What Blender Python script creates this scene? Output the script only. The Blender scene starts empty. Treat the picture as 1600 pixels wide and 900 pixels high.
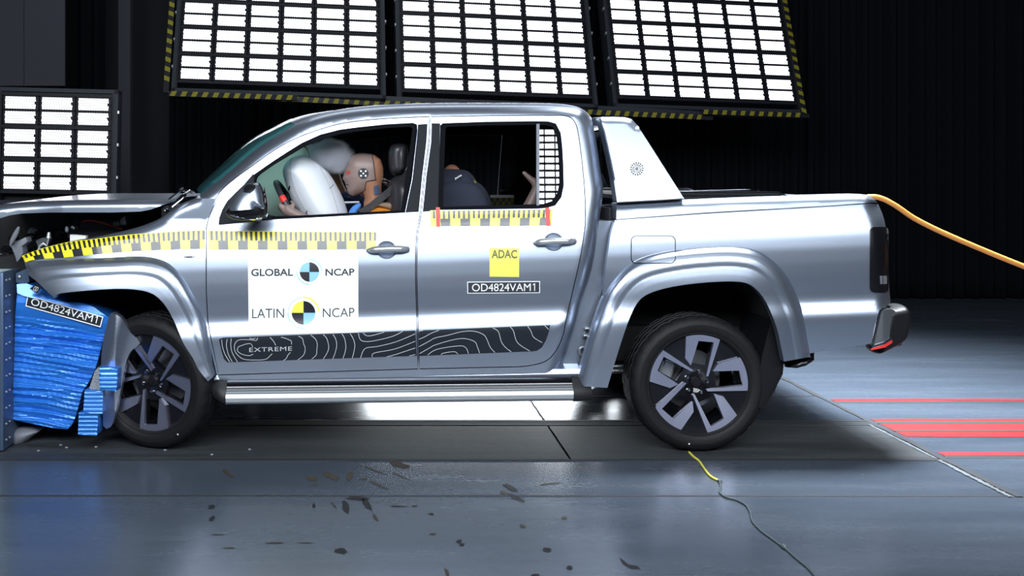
import bpy, bmesh, math, random
import numpy as np
from mathutils import Vector, Matrix
from mathutils.geometry import delaunay_2d_cdt

scn = bpy.context.scene
COL = scn.collection
RNG = random.Random(7)
R = math.radians

# ---------------------------------------------------------------- camera
FPX, DCAM, HCAM, VX, VY = 1537.0, 5.3, 1.51, 590.0, 272.0     # focal length (px), distance to the truck's side, eye height
cd = bpy.data.cameras.new('camera'); cam = bpy.data.objects.new('camera', cd); COL.objects.link(cam)
cam.location = (0, -DCAM, HCAM); cam.rotation_euler = (R(90), 0, 0)
cd.sensor_width = 36; cd.lens = 36 * FPX / 1600
cd.shift_x = (800 - VX) / 1600; cd.shift_y = -(450 - VY) / 1600
cd.clip_start = .05; cd.clip_end = 100
scn.camera = cam

# ---------------------------------------------------------------- world, lamps, exposure
w = bpy.data.worlds.new('world'); scn.world = w; w.use_nodes = True
w.node_tree.nodes['Background'].inputs[0].default_value = (.35, .45, .65, 1)
w.node_tree.nodes['Background'].inputs[1].default_value = .02
vs = scn.view_settings
vs.view_transform = 'Standard'; vs.look = 'None'; vs.exposure = 0.0; vs.gamma = 1; vs.use_curve_mapping = False
scn.cycles.use_denoising = True
scn.cycles.max_bounces = 8
scn.cycles.volume_bounces = 3
scn.cycles.sample_clamp_indirect = 6

def area(name, loc, rot, sx, sy, power, col=(.87, .935, 1)):
    l = bpy.data.lights.new(name, 'AREA'); l.shape = 'RECTANGLE'; l.size = sx; l.size_y = sy; l.energy = power; l.color = col
    o = bpy.data.objects.new(name, l); COL.objects.link(o); o.location = loc; o.rotation_euler = [R(a) for a in rot]
    return o
def bank_lamp(name, loc, rot, sx, sy, power, nc, nr):       # a bank of lamps like the ones in view: bright cells in a dark grid
    o = area(name, loc, rot, sx, sy, power); l = o.data; l.use_nodes = True; nt = l.node_tree; N = nt.nodes.new; L = nt.links.new
    e = [n for n in nt.nodes if n.type == 'EMISSION'][0]; g = N('ShaderNodeNewGeometry'); sp = N('ShaderNodeSeparateXYZ'); L(g.outputs['Parametric'], sp.inputs[0])
    def cell(out, n, duty):
        a = N('ShaderNodeMath'); a.operation = 'MULTIPLY'; L(out, a.inputs[0]); a.inputs[1].default_value = n
        f = N('ShaderNodeMath'); f.operation = 'FRACT'; L(a.outputs[0], f.inputs[0])
        c = N('ShaderNodeMath'); c.operation = 'LESS_THAN'; L(f.outputs[0], c.inputs[0]); c.inputs[1].default_value = duty; return c.outputs[0]
    m = N('ShaderNodeMath'); m.operation = 'MULTIPLY'; L(cell(sp.outputs['X'], nc, .86), m.inputs[0]); L(cell(sp.outputs['Y'], nr, .66), m.inputs[1])
    L(m.outputs[0], e.inputs['Strength']); return o
bank_lamp('camera_side_bank', (-.9, -5.6, 4.3), (60, 0, 0), 6.6, 2.2, 1250, 52, 31)
bank_lamp('camera_side_bank', (4.4, -5.6, 4.3), (60, 0, 0), 3.4, 2.2, 340, 27, 31)
area('ceiling_lamp_back', (.0, 3.4, 5.8), (-6, 0, 0), 4.0, 1.0, 45)
o = area('ceiling_lamp_rear', (3.2, 1.3, 5.0), (0, 0, 0), 2.0, .8, 360); o.data.spread = R(70)
area('far_side_bank', (1.2, 4.3, .80), (-78, 0, 0), 2.6, .7, 90)
LED_DOT, LED_BASE = 13.0, .6

# ---------------------------------------------------------------- pixel helpers: the photo's point at a chosen distance
def P(px, py, Y=0.0):
    s = (DCAM + Y) / FPX
    return ((px - VX) * s, Y, HCAM - (py - VY) * s)
def FL(px, py, z=0.0):                       # point on the floor
    s = (HCAM - z) / (py - VY)
    return ((px - VX) * s, FPX * s - DCAM, z)

# ---------------------------------------------------------------- materials
def mat(name, col, rough=.5, metal=0., coat=0., coat_r=.05, bump=0., bscale=60., var=0., vscale=5., spec=.5, emis=None):
    m = bpy.data.materials.new(name); m.use_nodes = True
    nt = m.node_tree; b = nt.nodes['Principled BSDF']
    b.inputs['Base Color'].default_value = (*col, 1); b.inputs['Roughness'].default_value = rough
    b.inputs['Metallic'].default_value = metal; b.inputs['Coat Weight'].default_value = coat
    b.inputs['Coat Roughness'].default_value = coat_r; b.inputs['Specular IOR Level'].default_value = spec
    tc = nt.nodes.new('ShaderNodeTexCoord')
    if var:
        n = nt.nodes.new('ShaderNodeTexNoise'); n.inputs['Scale'].default_value = vscale; n.inputs['Detail'].default_value = 6
        nt.links.new(tc.outputs['Object'], n.inputs['Vector'])
        mx = nt.nodes.new('ShaderNodeMix'); mx.data_type = 'RGBA'
        mx.inputs[6].default_value = (*[c * (1 - var) for c in col], 1); mx.inputs[7].default_value = (*[min(1, c * (1 + var)) for c in col], 1)
        nt.links.new(n.outputs['Fac'], mx.inputs[0]); nt.links.new(mx.outputs[2], b.inputs['Base Color'])
    if bump:
        n = nt.nodes.new('ShaderNodeTexNoise'); n.inputs['Scale'].default_value = bscale; n.inputs['Detail'].default_value = 4
        nt.links.new(tc.outputs['Object'], n.inputs['Vector'])
        bp = nt.nodes.new('ShaderNodeBump'); bp.inputs['Strength'].default_value = bump; bp.inputs['Distance'].default_value = .01
        nt.links.new(n.outputs['Fac'], bp.inputs['Height']); nt.links.new(bp.outputs[0], b.inputs['Normal'])
    if emis:
        b.inputs['Emission Color'].default_value = (*emis[:3], 1); b.inputs['Emission Strength'].default_value = emis[3]
    return m

def glass_mat(name, tint, refl_r=.02, ior=1.5):
    m = bpy.data.materials.new(name); m.use_nodes = True; nt = m.node_tree; nt.nodes.clear()
    o = nt.nodes.new('ShaderNodeOutputMaterial'); mx = nt.nodes.new('ShaderNodeMixShader')
    t = nt.nodes.new('ShaderNodeBsdfTransparent'); t.inputs[0].default_value = (*tint, 1)
    g = nt.nodes.new('ShaderNodeBsdfGlossy'); g.inputs['Roughness'].default_value = refl_r
    f = nt.nodes.new('ShaderNodeFresnel'); f.inputs[0].default_value = ior
    nt.links.new(f.outputs[0], mx.inputs[0]); nt.links.new(t.outputs[0], mx.inputs[1]); nt.links.new(g.outputs[0], mx.inputs[2])
    nt.links.new(mx.outputs[0], o.inputs[0]); return m

def diffuse(name, col):
    m = bpy.data.materials.new(name); m.use_nodes = True; nt = m.node_tree; nt.nodes.clear()
    o = nt.nodes.new('ShaderNodeOutputMaterial'); d = nt.nodes.new('ShaderNodeBsdfDiffuse'); d.inputs[0].default_value = (*col, 1); nt.links.new(d.outputs[0], o.inputs[0]); return m
M = {}
M['paint'] = mat('silver_paint', (.40, .452, .548), .34, .90, .35, .08)
M['black'] = mat('black_plastic', (.006, .0065, .008), .45, spec=.3)
M['liner'] = mat('dark_liner', (.006, .006, .007), .8, bump=.2)
M['gloss'] = mat('gloss_black', (.006, .006, .008), .08, coat=.5)
M['seal'] = diffuse('rubber_seal', (.0075, .008, .0098))
M['pillar'] = mat('pillar_foil', (.013, .015, .019), .55, spec=.1)
M['rubber'] = mat('tyre_rubber', (.0065, .0065, .0075), .6, spec=.3, bump=.2, bscale=120, var=.25, vscale=14)
M['lampsmoke'] = mat('smoked_lamp', (.006, .006, .008), .28)
M['chrome'] = mat('chrome', (.75, .77, .8), .08, 1.)
M['alloy'] = mat('polished_alloy', (.62, .63, .80), .40, 1.)
M['tape_yellow'] = mat('tape_yellow', (.95, .83, .03), .4, coat=.42, coat_r=.12)
M['tape_ink'] = mat('tape_ink', (.012, .013, .016), .4, coat=.42, coat_r=.12)
M['alu'] = mat('anodised_aluminium', (.62, .65, .68), .3, .75)
M['steel'] = mat('brushed_steel', (.35, .36, .38), .4, .9)
M['white'] = mat('white_film', (.90, .92, .93), .45)
M['yellow'] = mat('yellow_film', (.95, .83, .03), .45)
M['pyellow'] = mat('pale_yellow_film', (.93, .86, .12), .45)
M['ink'] = mat('black_ink', (.012, .013, .018), .45)
M['inkgrey'] = mat('grey_ink', (.030, .034, .042), .5)
M['lblue'] = mat('light_blue_ink', (.28, .56, .86), .45)
M['pblue'] = mat('pale_blue_ink', (.45, .66, .88), .45)
M['red'] = mat('red_film', (.75, .04, .035), .45)
M['line'] = mat('silver_line', (.50, .52, .54), .5)
M['navyink'] = mat('decal_black', (.010, .013, .020), .38)
M['glass'] = glass_mat('clear_glass', (.62, .80, .79))
M['darkglass'] = glass_mat('smoked_glass', (.10, .12, .13), .01, 1.9)
M['tealglass'] = glass_mat('windscreen_glass', (.55, .74, .73), .08, 1.3)
_nt = M['tealglass'].node_tree; _d = _nt.nodes.new('ShaderNodeBsdfTranslucent'); _d.inputs[0].default_value = (.25, .62, .62, 1); _d2 = _nt.nodes.new('ShaderNodeMixShader'); _d2.inputs[0].default_value = .5
_o = [n for n in _nt.nodes if n.type == 'OUTPUT_MATERIAL'][0]; _s = _o.inputs[0].links[0].from_socket
_nt.links.new(_s, _d2.inputs[1]); _nt.links.new(_d.outputs[0], _d2.inputs[2]); _nt.links.new(_d2.outputs[0], _o.inputs[0])
M['skin'] = mat('dummy_vinyl_brown', (.215, .150, .132), .45, bump=.04, var=.08)
M['skin2'] = mat('dummy_vinyl_copper', (.32, .15, .085), .45, var=.1)
M['orange'] = mat('orange_shirt', (.72, .25, .015), .8, bump=.25, bscale=40)
M['navy'] = mat('navy_shirt', (.018, .030, .12), .8, bump=.2)
M['navyfab'] = mat('navy_fabric', (.018, .022, .040), .9, bump=.2, bscale=200)
M['strap'] = mat('blue_webbing', (.05, .20, .55), .7)
M['bag'] = mat('airbag_nylon', (.74, .77, .82), .75, bump=.12, bscale=9)
M['bag2'] = mat('passenger_airbag_nylon', (.66, .72, .60), .8, bump=.1, bscale=8)
M['leather'] = mat('dark_leather', (.025, .026, .031), .4, bump=.08)
M['belt'] = mat('belt_webbing', (.008, .008, .009), .6)
M['headliner'] = mat('headliner', (.016, .017, .021), .95, spec=.0)
M['greyplastic'] = mat('grey_plastic', (.15, .16, .185), .5)
M['battery'] = mat('battery_case', (.03, .03, .034), .5)
M['wire_red'] = mat('red_wire', (.6, .03, .03), .5)
M['cable'] = mat('orange_cable_sheath', (.62, .25, .045), .6, bump=.1)
M['ycord'] = mat('yellow_cord', (.75, .68, .10), .6)
M['gcord'] = mat('grey_cord', (.055, .075, .08), .6)
M['blue'] = mat('blue_aluminium_foil', (.025, .19, .68), .27, .3, .4, .1, bump=.12, bscale=20)
M['comb'] = mat('honeycomb_aluminium', (.42, .43, .43), .45, .8, bump=.9, bscale=160)
M['teal'] = mat('barrier_paint', (.36, .47, .47), .6, var=.25, vscale=9)
M['plate'] = mat('barrier_steel_plate', (.075, .115, .19), .42, .5, var=.2)
M['frame'] = mat('bank_frame', (.008, .009, .012), .5, .0, spec=.2)
M['framel'] = mat('bank_profile', (.022, .025, .032), .5, .2, spec=.2)
M['housing'] = mat('lamp_housing', (.03, .033, .048), .5, spec=.2)
M['hazy'] = mat('hazard_yellow', (.17, .15, .012), .6, spec=.2)
M['curtain'] = mat('black_curtain', (.0040, .0046, .0062), .95, spec=.1)
M['curtain_grey'] = mat('grey_curtain', (.034, .036, .046), .95)
M['wall'] = mat('dark_wall', (.010, .011, .014), .9)

def led_material():
    m = bpy.data.materials.new('led_array'); m.use_nodes = True; nt = m.node_tree; nt.nodes.clear()
    N = nt.nodes.new; L = nt.links.new
    o = N('ShaderNodeOutputMaterial'); e = N('ShaderNodeEmission'); tc = N('ShaderNodeTexCoord'); sp = N('ShaderNodeSeparateXYZ')
    L(tc.outputs['UV'], sp.inputs[0])
    def mt(op, a, b=None):
        n = N('ShaderNodeMath'); n.operation = op
        for i, v in enumerate((a, b)):
            if v is None: continue
            if isinstance(v, (int, float)): n.inputs[i].default_value = v
            else: L(v, n.inputs[i])
        return n.outputs[0]
    row = mt('MULTIPLY', sp.outputs['Y'], 5.0)
    odd = mt('MULTIPLY', mt('FLOORED_MODULO', mt('FLOOR', row), 2.0), .5)
    u = mt('SUBTRACT', mt('FRACT', mt('ADD', mt('MULTIPLY', sp.outputs['X'], 12.0), odd)), .5)
    v = mt('SUBTRACT', mt('FRACT', row), .5)
    d = mt('SQRT', mt('ADD', mt('MULTIPLY', u, u), mt('MULTIPLY', v, v)))
    mr = N('ShaderNodeMapRange'); mr.interpolation_type = 'SMOOTHSTEP'
    L(d, mr.inputs[0]); mr.inputs[1].default_value = .14; mr.inputs[2].default_value = .46
    mr.inputs[3].default_value = LED_DOT; mr.inputs[4].default_value = LED_BASE
    L(mr.outputs[0], e.inputs[1]); e.inputs[0].default_value = (.90, .93, 1, 1)
    L(e.outputs[0], o.inputs[0]); return m
M['led'] = led_material()

# ---------------------------------------------------------------- object helpers
def attach(o, parent):
    if parent is not None:
        o.parent = parent
        if parent.type == 'EMPTY' and parent.get('world_children'):
            o.matrix_parent_inverse = Matrix.Translation(-Vector(parent.location))
def mk(name, verts, faces, m, parent=None, smooth=True, normals=None, fm=None):
    me = bpy.data.meshes.new(name); me.from_pydata([tuple(map(float, v)) for v in verts], [], [tuple(map(int, f)) for f in faces])
    for x in (m if isinstance(m, (list, tuple)) else [m]): me.materials.append(M[x] if isinstance(x, str) else x)
    if fm is not None: me.polygons.foreach_set('material_index', fm)
    me.polygons.foreach_set('use_smooth', [smooth] * len(me.polygons))
    if normals is not None: me.normals_split_custom_set_from_vertices([tuple(map(float, n)) for n in normals])
    me.update()
    o = bpy.data.objects.new(name, me); COL.objects.link(o); attach(o, parent); return o
def link_mesh(name, me, parent=None):
    o = bpy.data.objects.new(name, me); COL.objects.link(o); attach(o, parent); return o
def thing(name, label, cat, loc=(0, 0, 0), group=None, world=True):
    o = bpy.data.objects.new(name, None); COL.objects.link(o); o.location = loc; o.empty_display_size = .2
    o['label'] = label; o['category'] = cat
    if group: o['group'] = group
    if world: o['world_children'] = 1
    return o
def tag(o, label, cat, group=None, kind=None):
    o['label'] = label; o['category'] = cat
    if group: o['group'] = group
    if kind: o['kind'] = kind
    return o
def struct(o, label=None):
    o['kind'] = 'structure'
    if label: o['label'] = label; o['category'] = label.split()[-1]
    return o

class MB:                                    # collects shapes into one mesh with several materials
    def __init__(s): s.v = []; s.f = []; s.m = []
    def add(s, V, F, mi=0):
        k = len(s.v); s.v += [tuple(map(float, v)) for v in V]; s.f += [tuple(k + i for i in f) for f in F]; s.m += [mi] * len(F)
    def box(s, a, b, mi=0, bev=0.):
        x0, x1 = sorted((a[0], b[0])); y0, y1 = sorted((a[1], b[1])); z0, z1 = sorted((a[2], b[2]))
        if bev <= 0:
            V = [(x, y, z) for z in (z0, z1) for y in (y0, y1) for x in (x0, x1)]
            F = [(0, 2, 3, 1), (4, 5, 7, 6), (0, 1, 5, 4), (2, 6, 7, 3), (0, 4, 6, 2), (1, 3, 7, 5)]
            s.add(V, F, mi); return
        bm = bmesh.new(); bmesh.ops.create_cube(bm, size=1)
        for q in bm.verts: q.co = Vector(((x0 + x1) / 2 + q.co.x * (x1 - x0), (y0 + y1) / 2 + q.co.y * (y1 - y0), (z0 + z1) / 2 + q.co.z * (z1 - z0)))
        bmesh.ops.bevel(bm, geom=bm.edges[:], offset=bev, segments=2, profile=.5, affect='EDGES')
        s.bm(bm, mi)
    def bm(s, bm, mi=0):
        bm.verts.ensure_lookup_table(); bm.verts.index_update()
        s.add([q.co[:] for q in bm.verts], [[q.index for q in f.verts] for f in bm.faces], mi); bm.free()
    def tube(s, pts, r, n=10, mi=0, cap=True):
        pts = [Vector(p) for p in pts]; rs = r if isinstance(r, (list, tuple)) else [r] * len(pts)
        V = []; F = []; up = None
        for i, p in enumerate(pts):
            t = (pts[min(i + 1, len(pts) - 1)] - pts[max(i - 1, 0)]).normalized()
            if up is None: up = Vector((0, 0, 1)) if abs(t.z) < .9 else Vector((1, 0, 0))
            a = (up - t * up.dot(t)).normalized(); b = t.cross(a); up = a
            V += [p + (a * math.cos(2 * math.pi * k / n) + b * math.sin(2 * math.pi * k / n)) * rs[i] for k in range(n)]
        for i in range(len(pts) - 1):
            for k in range(n):
                F.append((i * n + k, i * n + (k + 1) % n, (i + 1) * n + (k + 1) % n, (i + 1) * n + k))
        if cap: F.append(tuple(range(n))[::-1]); F.append(tuple((len(pts) - 1) * n + k for k in range(n)))
        s.add(V, F, mi)
    def ball(s, c, r, mi=0, seg=16, ring=10):
        rx, ry, rz = r if isinstance(r, (tuple, list)) else (r, r, r); V = []; F = []
        for i in range(ring + 1):
            th = math.pi * i / ring
            for k in range(seg):
                ph = 2 * math.pi * k / seg
                V.append((c[0] + rx * math.sin(th) * math.cos(ph), c[1] + ry * math.sin(th) * math.sin(ph), c[2] + rz * math.cos(th)))
        for i in range(ring):
            for k in range(seg): F.append((i * seg + k, (i + 1) * seg + k, (i + 1) * seg + (k + 1) % seg, i * seg + (k + 1) % seg))
        s.add(V, F, mi)
    def cyl(s, p0, p1, r0, r1=None, n=24, mi=0): s.tube([p0, p1], [r0, r1 if r1 is not None else r0], n, mi)
    def lathe_y(s, prof, n=64, c=(0, 0, 0), mi=0, rf=None):      # prof: (radius, y) pairs
        V = []; F = []
        for k in range(n):
            a = 2 * math.pi * k / n
            for (r, y) in prof:
                rr = r + (rf(r, y, k) if rf else 0)
                V.append((c[0] + rr * math.cos(a), c[1] + y, c[2] + rr * math.sin(a)))
        q = len(prof)
        for k in range(n):
            k2 = (k + 1) % n
            for i in range(q - 1): F.append((k * q + i, k * q + i + 1, k2 * q + i + 1, k2 * q + i))
        s.add(V, F, mi)
    def build(s, name, m, parent=None, smooth=False, auto=True):
        o = mk(name, s.v, s.f, m, parent, smooth=smooth or auto, fm=s.m)
        if auto and not smooth:
            o.data.set_sharp_from_angle(angle=R(38))
        return o

# ---------------------------------------------------------------- 2-D outline helpers (pixel space)
def spl(pts, n=6, closed=False):
    p = [np.array(q, float) for q in pts]; out = []; N = len(p)
    rng = range(N) if closed else range(N - 1)
    for i in rng:
        if closed: a, b, c, d = p[(i - 1) % N], p[i], p[(i + 1) % N], p[(i + 2) % N]
        else: a, b, c, d = p[max(i - 1, 0)], p[i], p[i + 1], p[min(i + 2, N - 1)]
        for k in range(n):
            t = k / n
            out.append(.5 * (2 * b + (c - a) * t + (2 * a - 5 * b + 4 * c - d) * t * t + (3 * b - a - 3 * c + d) * t ** 3))
    if not closed: out.append(p[-1])
    return [tuple(q) for q in out]
def resample(pts, step, closed=True):
    out = []; N = len(pts)
    for i in range(N if closed else N - 1):
        a = np.array(pts[i], float); b = np.array(pts[(i + 1) % N], float); L = np.hypot(*(b - a))
        if L < 1e-6: continue
        k = max(1, int(math.ceil(L / step)))
        out += [tuple(a + (b - a) * j / k) for j in range(k)]
    if not closed: out.append(tuple(pts[-1]))
    res = [out[0]]
    for q in out[1:]:
        if abs(q[0] - res[-1][0]) + abs(q[1] - res[-1][1]) > .05: res.append(q)
    return res
def inpoly(pts, poly):
    pts = np.asarray(pts, float); x, y = pts[:, 0], pts[:, 1]; c = np.zeros(len(pts), bool); n = len(poly)
    for i in range(n):
        x0, y0 = poly[i]; x1, y1 = poly[(i + 1) % n]
        if y0 == y1: continue
        m = (y0 > y) != (y1 > y)
        c ^= m & (x < (x1 - x0) * (y - y0) / (y1 - y0) + x0)
    return c
def distl(x, y, line, closed=False):
    x = np.asarray(x, float); y = np.asarray(y, float); d = np.full(x.shape, 1e9); n = len(line)
    for i in range(n if closed else n - 1):
        ax, ay = line[i]; bx, by = line[(i + 1) % n]; L = (bx - ax) ** 2 + (by - ay) ** 2
        if L < 1e-9: continue
        t = np.clip(((x - ax) * (bx - ax) + (y - ay) * (by - ay)) / L, 0, 1)
        d = np.minimum(d, np.hypot(x - ax - t * (bx - ax), y - ay - t * (by - ay)))
    return d
def region(outline, holes=(), step=6., rings=()):
    loops = [resample(outline, step)] + [resample(h, step) for h in holes]
    V = []; E = []
    for lp in loops:
        k = len(V); V += lp; E += [(k + i, k + (i + 1) % len(lp)) for i in range(len(lp))]
    a = np.array(loops[0]); x0, y0 = a.min(0); x1, y1 = a.max(0)
    g = []; j = 0; yy = y0
    while yy <= y1:
        g += [(xx, yy) for xx in np.arange(x0 + (step / 2 if j % 2 else 0), x1, step)]; yy += step * .866; j += 1
    g = np.array(g) if g else np.zeros((0, 2))
    def keep(g, tol):
        if len(g) == 0: return g
        k = inpoly(g, loops[0])
        for h in loops[1:]: k &= ~inpoly(g, h)
        for lp in loops: k &= distl(g[:, 0], g[:, 1], lp, True) > tol
        return g[k]
    g = keep(g, step * .5)
    if rings:
        ex = []
        for d in rings:
            lp = loops[0]; n = len(lp)
            for i in range(n):
                t = np.array(lp[(i + 1) % n]) - np.array(lp[i - 1]); L = np.hypot(*t)
                if L < 1e-6: continue
                nn = np.array((-t[1], t[0])) / L
                for sg in (1, -1):
                    q = np.array(lp[i]) + sg * nn * d
                    ex.append(q)
        ex = keep(np.array(ex), min(rings) * .8)
        mx = max(rings)
        if len(g): g = g[distl(g[:, 0], g[:, 1], loops[0], True) > mx + step * .4]
        ex2 = []
        dd = distl(ex[:, 0], ex[:, 1], loops[0], True)
        ok = np.zeros(len(ex), bool)
        for d in rings: ok |= np.abs(dd - d) < d * .12 + .15
        g = np.vstack([g, ex[ok]]) if len(g) else ex[ok]
    allv = [Vector(v) for v in V] + [Vector((float(q[0]), float(q[1]))) for q in g]
    vo, eo, fo, *_ = delaunay_2d_cdt(allv, E, [], 0, 1e-3)
    vo = np.array([(q.x, q.y) for q in vo]); fo = [f for f in fo if len(f) == 3]
    c = np.array([vo[list(f)].mean(0) for f in fo])
    k = inpoly(c, loops[0])
    for h in loops[1:]: k &= ~inpoly(c, h)
    F = [f for f, q in zip(fo, k) if q]
    return vo, F, loops
def Pv(x, y, Y):
    s = (DCAM + Y) / FPX
    return np.stack([(x - VX) * s, Y + 0 * x, HCAM - (y - VY) * s], -1)
def const(v): return lambda x, y: np.full(np.shape(x), float(v))
def panel(name, outline, Yf, m, parent=None, holes=(), step=6., flange=.02, rings=(), fl_in=0., off=0.):
    V2, F, loops = region(outline, holes, step, rings)
    x, y = V2[:, 0], V2[:, 1]; g = lambda a, b: Pv(a, b, Yf(a, b) + off)
    V = g(x, y); e = .5
    xn, yn = x.copy(), y.copy()                # normals on the rim are taken a little inside it
    for li, lp in enumerate(loops):
        a = np.array(lp); t = np.roll(a, -1, 0) - np.roll(a, 1, 0); t /= np.hypot(t[:, 0], t[:, 1])[:, None] + 1e-9
        ar = .5 * np.sum(a[:, 0] * np.roll(a[:, 1], -1) - np.roll(a[:, 0], -1) * a[:, 1]); sg = (1 if ar > 0 else -1) * (-1 if li else 1)
        inn = np.stack([-t[:, 1], t[:, 0]], -1) * sg
        D = np.hypot(x[:, None] - a[None, :, 0], y[:, None] - a[None, :, 1]); j = D.argmin(1); near = D[np.arange(len(x)), j] < .9
        xn = np.where(near, xn + inn[j, 0] * 1.1, xn); yn = np.where(near, yn + inn[j, 1] * 1.1, yn)
    N = np.cross(g(xn + e, yn) - g(xn - e, yn), g(xn, yn + e) - g(xn, yn - e)); N /= np.linalg.norm(N, axis=1)[:, None] + 1e-12
    N[N[:, 1] > 0] *= -1
    FF = []
    for f in F:
        a, b, c = V[list(f)]
        FF.append(tuple(f) if np.cross(b - a, c - a)[1] < 0 else tuple(f)[::-1])
    Vs = [tuple(v) for v in V]; Ns = [tuple(n) for n in N]
    if flange:
        for li, lp in enumerate(loops):
            lp = np.array(lp); n = len(lp); A = g(lp[:, 0], lp[:, 1]); B = A + np.array((0, flange, 0))
            ar = 0.5 * np.sum(lp[:, 0] * np.roll(lp[:, 1], -1) - np.roll(lp[:, 0], -1) * lp[:, 1])
            T = np.roll(A, -1, 0) - np.roll(A, 1, 0); nn = np.cross(T, np.array((0, 1., 0))); nn /= np.linalg.norm(nn, axis=1)[:, None] + 1e-12
            sg = 1 if ar > 0 else -1
            if li: sg = -sg
            # px area > 0 means clockwise on screen
            nn *= -sg
            cen = A.mean(0)
            k = len(Vs); Vs += [tuple(v) for v in A] + [tuple(v) for v in B]; Ns += [tuple(v) for v in nn] * 2
            for i in range(n):
                j = (i + 1) % n; q = (k + i, k + j, k + n + j, k + n + i)
                fn = np.cross(A[j] - A[i], B[i] - A[i])
                FF.append(q if np.dot(fn, nn[i]) > 0 else q[::-1])
    return mk(name, Vs, FF, m, parent, normals=Ns)
def pillow(name, outline, Yc, df, db, Rp, m, parent=None, step=5., warp=None, build=True, power=.5, base=0.):
    rings = [Rp * q for q in (.06, .18, .36)]
    V2, F, loops = region(outline, (), step, rings)
    d = distl(V2[:, 0], V2[:, 1], loops[0], True); t = np.clip(d / Rp, 0, 1); h = (1 - (1 - t) ** 2) ** power
    on = d < 1e-3; n = len(V2); s = (DCAM + Yc) / FPX
    X = (V2[:, 0] - VX) * s; Z = HCAM - (V2[:, 1] - VY) * s
    yf = Yc - base - df * h; yb = Yc + base + db * h
    if warp is not None: wv = warp(V2[:, 0], V2[:, 1]); yf = yf + wv * (h > .05); yb = yb - 0 * wv
    V = [(X[i], yf[i], Z[i]) for i in range(n)] + [(X[i], yb[i], Z[i]) for i in range(n)]
    FF = []
    for f in F:
        a, b, c = [np.array(V[i]) for i in f]
        q = tuple(f) if ((b[0]-a[0])*(c[2]-a[2])-(b[2]-a[2])*(c[0]-a[0])) > 0 else tuple(f)[::-1]
        FF.append(q); FF.append(tuple((i + n) for i in q[::-1]))
    if base == 0:
        FF = [tuple((i - n if (i >= n and on[i - n]) else i) for i in f) for f in FF]
    else:
        lp = [i for i in range(n) if on[i]]
        L = np.array(loops[0]); idx = [int(np.argmin(np.hypot(V2[:, 0] - q[0], V2[:, 1] - q[1]))) for q in L]
        for i in range(len(idx)):
            a, b = idx[i], idx[(i + 1) % len(idx)]; FF.append((a, b, b + n, a + n))
    FF = [f for f in FF if len(set(f)) == len(f)]
    bm = bmesh.new(); vv = [bm.verts.new(v) for v in V]
    for f in FF:
        try: bm.faces.new([vv[i] for i in f])
        except ValueError: pass
    bmesh.ops.delete(bm, geom=[q for q in bm.verts if not q.link_faces], context='VERTS')
    bmesh.ops.recalc_face_normals(bm, faces=bm.faces[:])
    bm.verts.index_update()
    VV = [q.co[:] for q in bm.verts]; F2 = [[q.index for q in f.verts] for f in bm.faces]; bm.free()
    if not build: return VV, F2
    return mk(name, VV, F2, m, parent)
def prism(outline, Y0, Y1, Yref=None, bev=0.):       # outline in pixels at Yref, straight through from Y0 to Y1
    Yr = Y0 if Yref is None else Yref
    pts = [P(px, py, Yr) for px, py in outline]
    bm = bmesh.new(); a = [bm.verts.new((p[0], Y0, p[2])) for p in pts]
    f = bm.faces.new(a); r = bmesh.ops.extrude_face_region(bm, geom=[f])
    for q in r['geom']:
        if isinstance(q, bmesh.types.BMVert): q.co.y = Y1
    bmesh.ops.recalc_face_normals(bm, faces=bm.faces[:])
    if bev: bmesh.ops.bevel(bm, geom=bm.edges[:], offset=bev, segments=2, profile=.5, affect='EDGES', clamp_overlap=True)
    return bm
def prism_obj(name, outline, Y0, Y1, m, parent=None, Yref=None, bev=0.):
    b = MB(); b.bm(prism(outline, Y0, Y1, Yref, bev)); return b.build(name, m, parent)
def copy_tree(o, parent=None):
    c = o.copy(); COL.objects.link(c)
    if parent is not None:
        inv = o.matrix_parent_inverse.copy(); c.parent = parent; c.matrix_parent_inverse = inv
    for ch in [q for q in bpy.data.objects if q.parent == o and q != c]: copy_tree(ch, c)
    return c
WID = 1.93
def mirror(o):                                # the same part on the truck's far side
    c = copy_tree(o, o.parent); c.scale.y = -c.scale.y; c.location.y = WID - c.location.y
    return c
def circle(cx, cy, rx, ry=None, n=32, a0=0., a1=360.):
    ry = rx if ry is None else ry
    k = n if a1 - a0 >= 359.9 else n + 1
    return [(cx + rx * math.cos(R(a0 + (a1 - a0) * i / n)), cy - ry * math.sin(R(a0 + (a1 - a0) * i / n))) for i in range(k)]
def rrect(x0, y0, x1, y1, r, n=5):
    out = []
    for cx, cy, a in ((x1 - r, y0 + r, 0), (x0 + r, y0 + r, 90), (x0 + r, y1 - r, 180), (x1 - r, y1 - r, 270)):
        out += [(cx + r * math.cos(R(a + 90 * i / n)), cy - r * math.sin(R(a + 90 * i / n))) for i in range(n + 1)]
    return out
def ribbon(mb, pts, wpx, Yf, off, mi=0, n=4, closed=False):
    p = spl(pts, n, closed) if len(pts) > 2 else resample(pts, 6, False); p = np.array(p)
    if closed: p = np.vstack([p, p[:1]])
    T = np.gradient(p, axis=0); T /= np.hypot(T[:, 0], T[:, 1])[:, None] + 1e-9
    nn = np.stack([-T[:, 1], T[:, 0]], -1) * wpx / 2
    A, B = p + nn, p - nn
    VA = Pv(A[:, 0], A[:, 1], Yf(A[:, 0], A[:, 1]) + off); VB = Pv(B[:, 0], B[:, 1], Yf(B[:, 0], B[:, 1]) + off); k = len(p)
    mb.add(list(VA) + list(VB), [(i, i + 1, k + i + 1, k + i) for i in range(k - 1)], mi)
_tc = {}
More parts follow.
